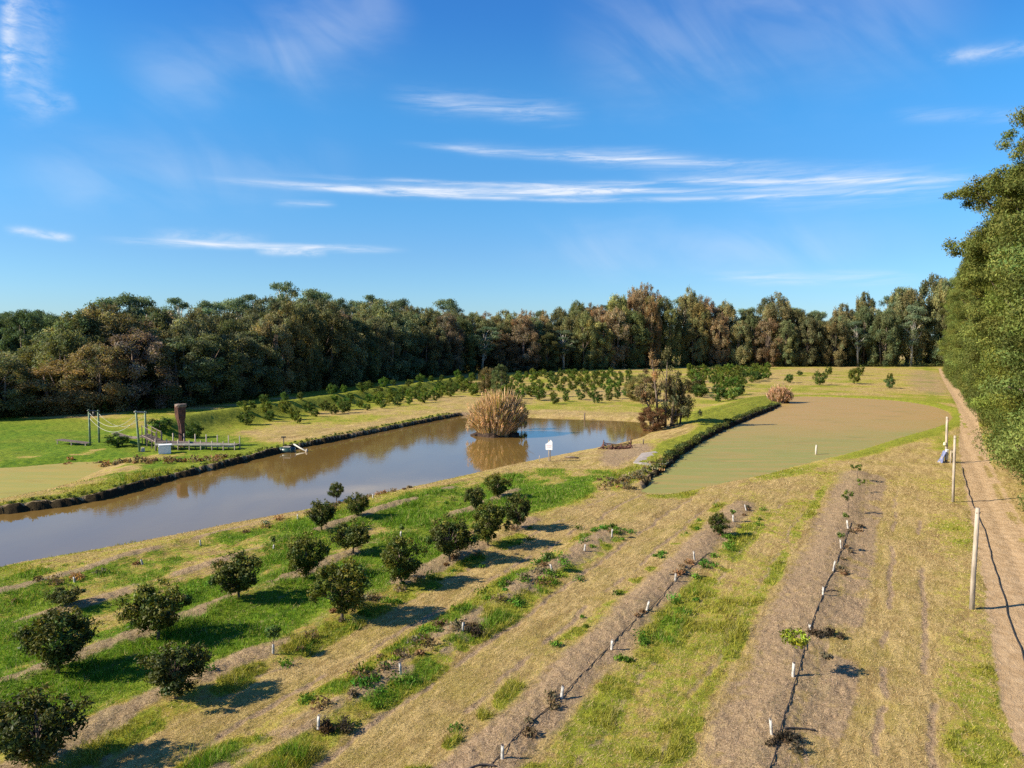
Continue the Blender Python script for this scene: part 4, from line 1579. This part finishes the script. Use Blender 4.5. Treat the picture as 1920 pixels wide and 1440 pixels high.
# ------------------------------------------------------------------ reed clumps
def reed_clump(px, yb, yt, wpx, zz, lab, seed, nblade, nm="reed_clump", dark=True):
    r = np.random.default_rng(seed)
    b = W(px, yb, zz)
    b = b + np.array([0, wpx / FPX * b[1] * .42])
    Hh = (yb - yt) / FPX * b[1]
    Rr = wpx / FPX * b[1] / 2
    o = empty(nm, (b[0], b[1], zz))
    N = nblade
    a = r.uniform(0, 6.28, N)
    q = r.random(N) ** .5
    x0 = np.cos(a) * q * Rr * .62
    y0 = np.sin(a) * q * Rr * .55
    lean = .10 + q * .62
    clump = .86 + .22 * np.sin(3 * a + 1) * q + .12 * np.sin(7 * a)
    hgt = Hh * (1.05 - .38 * q ** 2.2) * r.uniform(.55, 1.06, N) * np.clip(clump, .7, 1.1)
    lx = np.cos(a) * Rr * .40 * lean * 1.5 + r.normal(0, .34, N)
    ly = np.sin(a) * Rr * .40 * lean * 1.5 + r.normal(0, .14, N)
    w = r.uniform(.018, .045, N)
    ta = r.uniform(0, 3.14, N)
    V = []
    ts = (0, .5, .85, 1.0)
    for t in ts:
        c = np.column_stack([x0 + lx * t ** 1.7, y0 + ly * t ** 1.7, hgt * t * (1 - .06 * t) - .1])
        ww = w * (1.0 if t < .6 else (1.2 if t < .9 else .25))
        V.append(c + np.column_stack([np.cos(ta) * ww, np.sin(ta) * ww, 0 * ww]))
        V.append(c - np.column_stack([np.cos(ta) * ww, np.sin(ta) * ww, 0 * ww]))
    V = np.stack(V, 1)
    F = []
    idx = np.arange(N)[:, None] * 8
    for k in range(3):
        F.append(idx + np.array([[2 * k, 2 * k + 1, 2 * k + 3, 2 * k + 2]]))
    F = np.concatenate(F, 0)
    base = np.array([.60, .40, .225]) if dark else np.array([.55, .34, .22])
    c0 = base[None] * (1 + r.normal(0, .2, (N, 1)))
    gsel = r.random(N) < .22
    c0[gsel] = np.array([.30, .27, .08])
    C = np.zeros((N, 8, 4))
    for k, t in enumerate(ts):
        C[:, 2 * k:2 * k + 2, :3] = (c0 * (.8 if k == 0 else 1.0))[:, None]
    C[..., 3] = 1
    mesh_np("reed_blades", V.reshape(-1, 3), F, M_reed, o, np.clip(C.reshape(-1, 4), .01, .9))
    # plumes / ragged leaves
    k = int(N * .17)
    sel = r.integers(0, N, k)
    cs = np.column_stack([x0[sel] + lx[sel] * .8, y0[sel] + ly[sel] * .8, hgt[sel] * r.uniform(.5, .96, k)])
    f, F2, C2 = cloud(cs, np.column_stack([np.full(k, .16), np.full(k, .16), np.full(k, .34)]), 22, .24, .20, base * .95, r, 1.0, 1.2, .2, .08, .6)
    mesh_np("plumes", f, F2, M_reed, o, C2)
    # dark root mound
    mb = MB()
    n = 26
    V = []
    for t, rr in ((-.5, 1.08), (.04, 1.02), (.38, .86), (.62, .4)):
        for j in range(n):
            an = 2 * math.pi * j / n
            z1 = 1 + .14 * math.sin(5 * an + seed) + r.normal(0, .07)
            V.append((math.cos(an) * rr * Rr * .78 * z1, math.sin(an) * rr * Rr * .68 * z1, t + r.normal(0, .05)))
    mb.add(V, [(i * n + j, i * n + (j + 1) % n, (i + 1) * n + (j + 1) % n, (i + 1) * n + j) for i in range(3) for j in range(n)])
    mb.build("root_mound", M_soil, o)
    tag(o, lab, "reeds")


reed_clump(931, 822, 731, 108, Z_MAIN, "large tan reed clump on a dark root mound in the long pond", 4, 5200)
reed_clump(1468, 757, 720, 42, Z_RIGHT, "small pinkish tan reed clump at the corner of the weedy pond", 9, 2200, "reed_clump", False)

# ------------------------------------------------------------------ single trees and shrubs round the pond
def special(kind, i, px, yb, yt, wpx, tint, lab, cat='tree', zz=None, name=None):
    b = W(px, yb)
    Hh = (yb - yt) / FPX * b[1]
    wid = wpx / FPX * b[1]
    nat = {'ragged': 7.4, 'bough': 12.5, 'feather': 8.2, 'brown': 8.2, 'dense': 8.2, 'gum': 9.5, 'bush': 2.7, 'wall': 13.5}[kind] * Hh / NOM[kind]
    return plant(kind, i, b[0], b[1], Hh, wid / nat, tint, lab, cat, None, zz, name)


special('ragged', 0, 1244, 799, 652, 104, (1, 1, 1), "ragged brown and olive tree with several stems at the corner of the long pond").rotation_euler = (0, 0, 0)
special('ragged', 1, 1268, 797, 700, 50, (.62, .70, .62), "darker bushy tree crowded against the pond corner tree's right side")
special('brown', 2, 1222, 802, 757, 56, (.60, .42, .40), "low reddish bush overhanging the end of the long pond", 'bush', name="waterside_bush")
special('feather', 3, 1205, 752, 702, 66, (.85, .80, .75), "pale grey green bush behind the pond corner tree", 'bush', name="waterside_bush")
special('dense', 0, 938, 740, 684, 34, (.75, .85, .9), "dark conical shrub right behind the large reed clump", 'shrub', name="conical_shrub")
special('brown', 3, 915, 738, 690, 40, (.60, .62, .5), "olive brown shrub beside the dark conical one behind the reeds", 'shrub', name="conical_shrub")
special('bush', 0, 1297, 737, 705, 60, (1.3, .8, 1.4), "reddish leafed bush beside the pond corner tree", 'bush', name="waterside_bush")
special('gum', 5, 1190, 690, 610, 74, (1.7, 1.5, 1.2), "pale forked gum tree with white limbs standing out from the far forest", name="forked_gum")
special('bush', 1, 978, 800, 755, 34, (.95, .95, 1.2), "dull green weedy shrub at the dark side of the large reed clump", 'shrub', zz=Z_MAIN + .2, name="waterside_bush")
for j, (px, yb, yt, wpx, lab) in enumerate(((222, 838, 812, 60, "dark green shrub under the sagging rope bridge"), (300, 822, 798, 62, "shrub shape standing for a dark shadow patch behind the bridge ramp"),
                                           (362, 822, 790, 46, "shrub shape standing for a shadow patch beside the carved stump"), (395, 790, 775, 50, "dark low shrub on the levee past the carved stump"))):
    special('bush', j % 3, px, yb, yt, wpx, (.7, .85, .9), lab, 'shrub', name="shrub_or_shade_patch")  # ramp and stump shrubs stand in for shadow patches on the slope

# ------------------------------------------------------------------ back orchard
REG = [("the orchard below the grass levee", [(400, 802), (450, 783), (560, 768), (700, 744), (860, 720), (884, 738), (800, 758), (640, 780), (560, 797)], 3.7, 3.3, 1.6, 0),
       ("the orchard behind the long pond", [(866, 742), (862, 712), (1000, 702), (1180, 699), (1196, 735), (1150, 756), (1050, 762), (975, 760)], 5.2, 4.2, 1.8, 1),
       ("the orchard past the pond corner tree", [(1300, 756), (1292, 696), (1445, 690), (1440, 714), (1400, 735), (1360, 758)], 6.0, 4.4, 2.3, 2)]
r = np.random.default_rng(12)
nb = 0
for where, pp, dv_, du, hh, ri_ in REG:
    poly = np.array([W(*p) for p in pp])
    uu, vv = uv(poly[:, 0], poly[:, 1])
    rows = []
    v0 = vv.min() + 1
    while v0 < vv.max():
        row = []
        u0 = uu.min() + r.uniform(0, du)
        while u0 < uu.max():
            q = from_uv(u0 + r.normal(0, .35), v0 + r.normal(0, .25))
            if inside(q[:1], q[1:], poly)[0] and r.random() > (.10 if ri_ != 1 else .16) and sdist(q[:1], q[1:], main_pond)[0] > 2.5:
                row.append(q)
            u0 += du * (1 + u0 / 900)
        if row:
            rows.append(row)
        v0 += dv_
    for a_, row in enumerate(rows):
        for b_, q in enumerate(row):
            H_ = hh * r.uniform(.65, 1.25)
            t_ = r.uniform(.8, 1.35)
            lab = f"dark orchard bush, {ordinal(b_ + 1)} in the {ordinal(a_ + 1)} row of {where}"
            plant('bush', int(r.integers(0, 4)), q[0], q[1], H_, r.uniform(.9, 1.2), (t_ * r.uniform(.8, 1.25), t_, .9), lab, 'bush', 'bushes of the back orchard')
            nb += 1
print("back orchard", nb)
for px, yb, yt, wpx, lab in ((1479, 718, 700, 26, "round bush just behind the small reed clump"), (1500, 704, 694, 16, "small bush at the back of the first bare row"),
                            (1537, 722, 694, 34, "big round dark bush, front one of its pair on the far bank"), (1553, 702, 686, 20, "bush behind the big round dark one on the far bank"),
                            (1602, 720, 689, 30, "rusty topped bush, front one of its pair on the far bank"), (1612, 704, 684, 22, "green bush right behind the rusty topped one"),
                            (1668, 728, 707, 26, "small bluish green bush nearest the dirt track on the far bank"), (1668, 712, 698, 16, "small brown sapling bush behind the bluish green one"),
                            (1375, 752, 726, 30, "pale spreading bush beside the green bank of the weedy pond"), (1312, 745, 722, 34, "bright green bush nearest the pond corner tree")):
    t = (1.1, .9, .7) if 'rusty' in lab or 'brown' in lab else ((.9, 1.05, 1.5) if 'blui' in lab else (1, 1, 1))
    if 'pale' in lab:
        t = (2.0, 1.9, 2.0)
    special('bush', nb % 4, px, yb, yt, wpx, t, lab, 'bush', name='orchard_bush')
    nb += 1

# ------------------------------------------------------------------ the forest
EDGE = [(-260, 800), (-100, 790), (0, 785), (60, 781), (200, 775), (350, 763), (430, 756), (560, 736), (700, 719), (870, 701), (1000, 697), (1180, 691), (1300, 688), (1500, 688), (1760, 688), (1900, 689)]
SKY = [(-260, 630), (0, 640), (60, 632), (100, 618), (150, 590), (180, 560), (200, 540), (240, 538), (300, 562), (350, 552), (400, 553), (440, 546), (480, 551), (505, 530), (540, 519), (590, 523), (620, 530),
       (650, 572), (680, 540), (720, 541), (760, 553), (850, 551), (880, 578), (900, 580), (950, 579), (1000, 573), (1050, 582), (1100, 563), (1150, 546), (1200, 523), (1260, 529), (1300, 543), (1350, 558), (1400, 570), (1440, 553),
       (1470, 546), (1500, 575), (1560, 576), (1600, 543), (1640, 566), (1690, 513), (1730, 508), (1800, 500), (1900, 480)]
sx = [p[0] for p in SKY]
sy = [p[1] for p in SKY]
E = np.array([W(*p) for p in EDGE])
seg = np.hypot(*np.diff(E, axis=0).T)
cum = np.concatenate([[0], np.cumsum(seg)])


def edge_at(s):
    i = min(max(np.searchsorted(cum, s) - 1, 0), len(seg) - 1)
    t = (s - cum[i]) / seg[i]
    p = E[i] + (E[i + 1] - E[i]) * t
    d = (E[i + 1] - E[i]) / seg[i]
    return p, np.array([-d[1], d[0]])


def screen(p, z):
    v = Matrix.Rotation(PITCH, 3, 'X') @ Vector((p[0], p[1], z - CAM_H))
    return 960 + FPX * v.x / v.y, 720 - FPX * v.z / v.y


def sky_h(p):
    px, _ = screen(p, 0)
    ys = np.interp(px, sx, sy)
    d = ray(px, ys)
    return px, CAM_H + d.z / d.y * p[1]


r = np.random.default_rng(77)
RANK = ["front rank", "second rank", "third rank", "rear rank"]
nt = 0
for rank in range(4):
    s = 2.0 + rank * 2
    lst = []
    while s < cum[-1]:
        p, nv = edge_at(s)
        q = p + nv * (2.5 + rank * 6.0 + r.uniform(-1.2, 1.2))
        px, Hs = sky_h(q)
        lst.append((px, q, Hs))
        s += (6.0 + .012 * s) * r.uniform(.75, 1.25)
    lst = [t for t in sorted(lst, key=lambda t: t[0]) if -150 < t[0] < 1960]
    for k, (px, q, Hs) in enumerate(lst):
        f = [(.60, .82), (.72, .92), (.84, .98), (.93, 1.02)][rank]
        if px < 870:
            f = [(.58, .78), (.70, .84), (.74, .88), (.97, 1.07)][rank]
        if px < 180 and rank > 0:
            f = (.8, 1.0)
        H_ = max(6.0, Hs * r.uniform(*f))
        warm = float(np.clip((px - 850) / 250, 0, 1)) * float(np.clip((1700 - px) / 500, .35, 1))
        pr = r.random()
        if rank == 3 and (px > 130) and (px < 880 or r.random() < .45):
            kind, word = 'gum', "open crowned gum"
        elif pr < .10 + (.42 if 860 < px < 1300 else .26) * warm:
            kind, word = 'brown', "rusty brown tree"
        elif pr < .62:
            kind, word = 'feather', "olive feathery tree"
        else:
            kind, word = 'dense', "dark dense tree"
        if rank == 0 and px > 380 and r.random() < .14:
            kind, word = 'gum', "pale trunked slender gum"
        if rank == 0 and 60 < px < 190:
            kind, word = 'brown', "golden brown shaggy tree"
        if kind == 'brown':
            Hb = H_ = min(H_, Hs * .9)
        i_ = int(r.integers(0, 4))
        radm = r.uniform(4.6, 6.4) * (1 + max(0, H_ - 18) * .012)
        nat = (4.3 if kind != 'gum' else 5.4) * H_ / NOM[kind]
        t = r.uniform(.75, 1.3)
        # left part is greener and cooler, right part warmer and drier
        tint = (t * (.78 + .30 * warm) * r.uniform(.90, 1.15), t * (.80 + .20 * warm), t * (1.02 - .02 * warm) * r.uniform(.9, 1.15))
        if 60 < px < 190 and rank == 0:
            tint = (1.05, 1.02, .95)
        if kind == 'gum':
            tint = (t * .9, t, t * 1.15)
        lab = f"{word}, {ordinal(k + 1)} from the left in the {RANK[rank]} of the far forest"
        plant(kind, i_, q[0], q[1], H_, radm / nat, tint, lab, 'tree', 'trees of the far forest')
        nt += 1
print("forest", nt)

# farther dark wood at the left, haze painted in as a bluish tint
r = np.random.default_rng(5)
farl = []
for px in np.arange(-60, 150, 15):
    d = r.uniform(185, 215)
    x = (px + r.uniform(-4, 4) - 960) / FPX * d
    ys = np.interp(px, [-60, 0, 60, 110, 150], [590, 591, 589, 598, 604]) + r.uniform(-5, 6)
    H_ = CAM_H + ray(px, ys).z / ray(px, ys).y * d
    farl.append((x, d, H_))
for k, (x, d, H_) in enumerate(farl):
    plant('dense', k % 4, x, d, H_, 1.25, (.62, .80, 1.05), f"haze-tinted dark tree, {ordinal(k + 1)} from the left in the distant wood behind the forest", 'tree', 'distant bluish trees')

# unbroken wood behind the counted trees, and the low scrub at their feet
def mass(name, pts, radz, n, base, size, lab, seed):
    r = np.random.default_rng(seed)
    f, F, C = cloud(np.array(pts), np.array(radz), n, size, .45, base, r, .9, .6, .25, .15, .6)
    o = mesh_np(name, f, F, M_leaf, None, C)
    tag(o, lab, None, None, "stuff")


pts, rz_ = [], []
r = np.random.default_rng(8)
for rank in range(3):
    s = 0
    while s < cum[-1]:
        p, nv = edge_at(s)
        q = p + nv * (26 + rank * 7 + r.uniform(-2, 2))
        px, Hs = sky_h(q)
        if -200 < px < 1990:
            Hs = Hs * (.74 if px > 200 else .6)
            for j in range(4):
                zz = Hs * (.06 + .26 * j)
                pts.append((q[0] + r.normal(0, 1.5), q[1] + r.normal(0, 1.5), zz))
                rz_.append((4.5, 4.5, Hs * .16))
        s += 5.5
mass("dense_woodland", pts, rz_, 120, (.09, .10, .045), 1.0, "deep shaded woodland filling the forest behind the counted trees", 3)
pts, rz_ = [], []
s = 0
while s < cum[-1]:
    p, nv = edge_at(s)
    for off in (1.0, 3.2):
        q = p + nv * (off + r.uniform(-.8, .8))
        k = r.uniform(.5, 1.2)
        pts.append((q[0], q[1], .9 * k))
        rz_.append((1.5, 1.3, 1.5 * k))
    s += 2.2
mass("forest_undergrowth", pts, rz_, 60, (.08, .095, .03), .42, "low tangled scrub along the foot of the far forest", 4)

# ------------------------------------------------------------------ tall trees along the right of the track
r = np.random.default_rng(21)
k = 0
u0 = 47.0
lst = []
while u0 < 300:
    q = from_uv(u0, 12.6 + r.uniform(-.7, .7) + float(np.interp(u0, [60, 110, 180], [-1.7, -.6, .3])), TH2)
    lst.append((u0, q, 0))
    u0 += (6.6 + u0 * .012) * r.uniform(.85, 1.15)
u0 = 48.0
while u0 < 290:
    q = from_uv(u0, 17.5 + r.uniform(-1, 1), TH2)
    lst.append((u0, q, 1))
    u0 += 9 * r.uniform(.85, 1.15)
c0 = c1 = 0
for u0, q, rk in lst:
    H_ = (np.interp(u0, [45, 60, 75, 100, 130, 150, 220, 300], [27, 28, 28, 29, 30, 30, 30, 31]) + r.uniform(-3.5, 2.0)) * (1.05 if rk else 1)
    if rk:
        c1 += 1
        lab = f"taller olive tree, {ordinal(c1)} from the camera in the rear line above the track"
    else:
        c0 += 1
        lab = f"broad leafy roadside tree, {ordinal(c0)} from the camera along the dirt track"
    t = r.uniform(.82, 1.18)
    plant('wall', int(r.integers(0, 3)), q[0], q[1], H_, r.uniform(.85, 1.05), (t * r.uniform(.9, 1.1), t, t * r.uniform(.8, 1.2)), lab, 'tree', 'tall trees lining the dirt track')

special('wall', 0, 2030, 905, 330, 250, (.9, 1, 1), "dark spreading roadside tree reaching in beside the nearest timber pole", name="roadside_tree")
for j, (px, d, H_, lab) in enumerate(((1956, 57, 27.6, "old gum with heavy separate clumps towering over the dirt track, tallest in view"), (1900, 84, 26.5, "old gum leaning over the track, just beyond the tallest one"), (1856, 128, 27.5, "old gum with a long bough pointing at the far forest"), (2030, 52, 28, "old gum mostly out of view behind the tallest one"))):
    plant('bough', j % 2, (px - 960) / FPX * d, d, H_, [1, .95, .9, 1][j], (1, 1, 1), lab, 'tree', 'old gums above the track')

# skirt of shrubs at the foot of the roadside trees
pts, rz_ = [], []
r = np.random.default_rng(31)
for u0 in np.arange(32, 290, .7):
    q = from_uv(u0, 6.1 + fbm(np.array([u0]), np.array([0.]), .12, 3)[0] * 2.2 + r.uniform(-.3, .6), TH2)
    hh = r.uniform(.4, 2.4)
    pts.append((q[0], q[1], hh * .6))
    rz_.append((1.0, 1.0, hh))
mass("roadside_scrub", pts, rz_, 330, (.105, .128, .030), .14, "bushy green scrub under the tall trees beside the track", 6)

# ------------------------------------------------------------------ bank weeds
r = np.random.default_rng(41)


def along(poly, step, off):
    out = []
    for a, b in zip(poly[:-1], poly[1:]):
        L = np.linalg.norm(b - a)
        n = max(1, int(L / step))
        nv = np.array([-(b - a)[1], (b - a)[0]]) / L
        for i in range(n):
            out.append(a + (b - a) * (i + r.random()) / n + nv * (off + r.normal(0, .18)))
    return np.array(out)


def weeds(name, P, hgt, n, base, size, lab, seed, rad=.3, fixed=None):
    pts, rz_ = [], []
    zz = ground(P[:, 0], P[:, 1])
    for p, z in zip(P, zz):
        k = r.uniform(.4, 1.3)
        pts.append((p[0], p[1], z + hgt * .35 * k))
        rz_.append((rad * k, rad * k, hgt * .5 * k))
    mass(name, pts, rz_, n, base, size, lab, seed)


weeds("shore_weeds", along(cut_right[3:], .35, .35), .34, 46, (.085, .10, .030), .2, "dark ragged weeds on the cut bank of the weedy pond", 8, .4)
weeds("shore_weeds", along(cut_main, .5, .45), .28, 26, (.10, .12, .030), .18, "dark ragged weeds on the cut bank of the long pond", 9, .3)
P = np.array([W(*p) for p in ((1150, 905), (1165, 903), (1180, 900), (1190, 897), (1200, 893), (1212, 888), (1225, 882), (1175, 908), (1195, 902), (1215, 900), (1240, 872), (1232, 890), (1140, 910), (1160, 912))])
weeds("dry_weeds", np.vstack([P + r.normal(0, .5, P.shape) for _ in range(4)]), .3, 30, (.24, .18, .09), .22, "dry brown weeds at the near corner of the weedy pond", 10, .45)
P = np.array([W(x, 868 - (x % 7)) for x in range(120, 420, 6)])
weeds("dry_weeds", P + r.normal(0, .6, P.shape), .5, 30, (.20, .13, .07), .25, "reddish dry weeds along the edge of the small pond", 11, .5)


# ------------------------------------------------------------------ weed tufts along the beds
def tufts(name, spec, base, lab, seed, size=.10):
    r = np.random.default_rng(seed)
    pts, rz_ = [], []
    for v0, sp, n, ru, rad in spec:
        uu_ = r.uniform(14, ru - 1, n)
        vv_ = v0 + r.normal(0, sp, n)
        keep = fbm(uu_ * .8, vv_, .45, 3, off=seed) > .47
        for u_, v_ in zip(uu_[keep], vv_[keep]):
            q = from_uv(u_, v_)
            k = r.uniform(.4, 1.3)
            pts.append((q[0], q[1], zat(*q) + rad * .25 * k))
            rz_.append((rad * k, rad * k, rad * .55 * k))
    mass(name, pts, rz_, 90, base, size, lab, seed)


R1_, R2_, R3_, R4_, R5_ = row_u1[:5]
tufts("green_weeds", [(-14.0, .35, 60, R3_, .34), (-12.7, .35, 70, R3_, .36), (-7.3, .35, 50, R2_, .30), (-9.7, .2, 22, R2_, .22), (-17.0, .4, 34, R4_, .3), (-19.2, .6, 30, R4_, .34), (-24.5, 1, 40, R5_, .32)],
      (.085, .17, .02), "tufts of green weeds along the mulched beds", 61)
tufts("brown_weeds", [(-13.3, .4, 46, R3_, .34), (-8.1, .25, 30, R2_, .22), (-2.1, .25, 34, R1_, .24), (-17.8, .4, 24, R4_, .28), (-30.6, .4, 50, R5_, .3)],
      (.20, .135, .075), "tufts of dry brown weeds and clippings on the beds", 67, .12)

# ------------------------------------------------------------------ grass blades near the camera
def blades():
    r = np.random.default_rng(99)
    N = 560000
    d = 13 * np.exp(r.random(N) ** .9 * math.log(62 / 13))
    a = np.radians(r.uniform(-41, 41, N))
    x = np.sin(a) * d
    y = np.cos(a) * d
    h, gr, so, lu, on = ground(x, y, True)
    w = sdist(x, y, main_pond) > .25
    w &= sdist(x, y, right_pond) > .25
    w &= sdist(x, y, left_pond) > .25
    w &= on < .35
    pat = fbm(x, y, .9, 4, off=71)
    v_ = uv(x, y)[1]
    G = gr + (pat - .5) * 1.1
    isg = (G > np.where(v_ > -12, .80, .66)) & (so < .55) & w & (v_ < 30)
    isd = (~isg) & w & (r.random(N) < np.where(so > .4, .55, .75))
    for nm, sel, lab in (("green_grass", isg, "green grass and weeds growing between the orchard rows"), ("dry_grass", isd, "short dry straw and mulch covering the paddock")):
        x_, y_, h_, lu_, so_, G_ = x[sel], y[sel], h[sel], lu[sel], so[sel], G[sel]
        n = len(x_)
        dd = d[sel]
        sc = np.clip(dd / 24, .8, 2.4)
        if nm == "green_grass":
            hg = (.035 + .10 * np.clip(G_ - .55, 0, 1)) * r.uniform(.5, 1.6, n)
            hg *= 1 + 1.5 * sm(fbm(x_, y_, .8, 3, off=5), .55, .68)
            c = np.where(lu_[:, None] > .4, np.array([.11, .205, .014]), np.array([.27, .25, .035])) * (1 + r.normal(0, .28, (n, 1)))
            yy = r.random(n) < .12
            c[yy] = (.34, .30, .11)
            wd = .011 * sc
            flat = 1.0
        else:
            hg = np.where(so_ > .4, .035, .05) * r.uniform(.5, 1.8, n)
            c = np.array([.46, .34, .165]) * (1 + r.normal(0, .22, (n, 1)))
            dk = r.random(n) < .15
            c[dk] = (.20, .14, .06)
            ms = so_ > .4
            c[ms] = np.array([.34, .235, .155]) * (1 + r.normal(0, .55, (ms.sum(), 1)))
            gg = r.random(n) < .10
            c[gg & ~ms] = (.22, .22, .05)
            wd = .009 * sc
            flat = np.where(so_ > .4, 3.2, 1.9)
        c = np.clip(c, .01, .9)
        ta = r.uniform(0, 6.28, n)
        la = r.uniform(0, 6.28, n)
        ln = hg * r.uniform(.3, 1.0, n) * flat
        p = np.column_stack([x_, y_, h_ - .01])
        side = np.column_stack([np.cos(ta) * wd, np.sin(ta) * wd, 0 * ta])
        tip = p + np.column_stack([np.cos(la) * ln, np.sin(la) * ln, hg])
        V = np.stack([p - side, p + side, tip], 1).reshape(-1, 3)
        F = np.arange(3 * n).reshape(n, 3)
        C = np.repeat(np.column_stack([c, np.ones(n)]), 3, 0)
        o = mesh_np(nm, V, F, M_blade, None, C)
        tag(o, lab, None, None, "stuff")


blades()
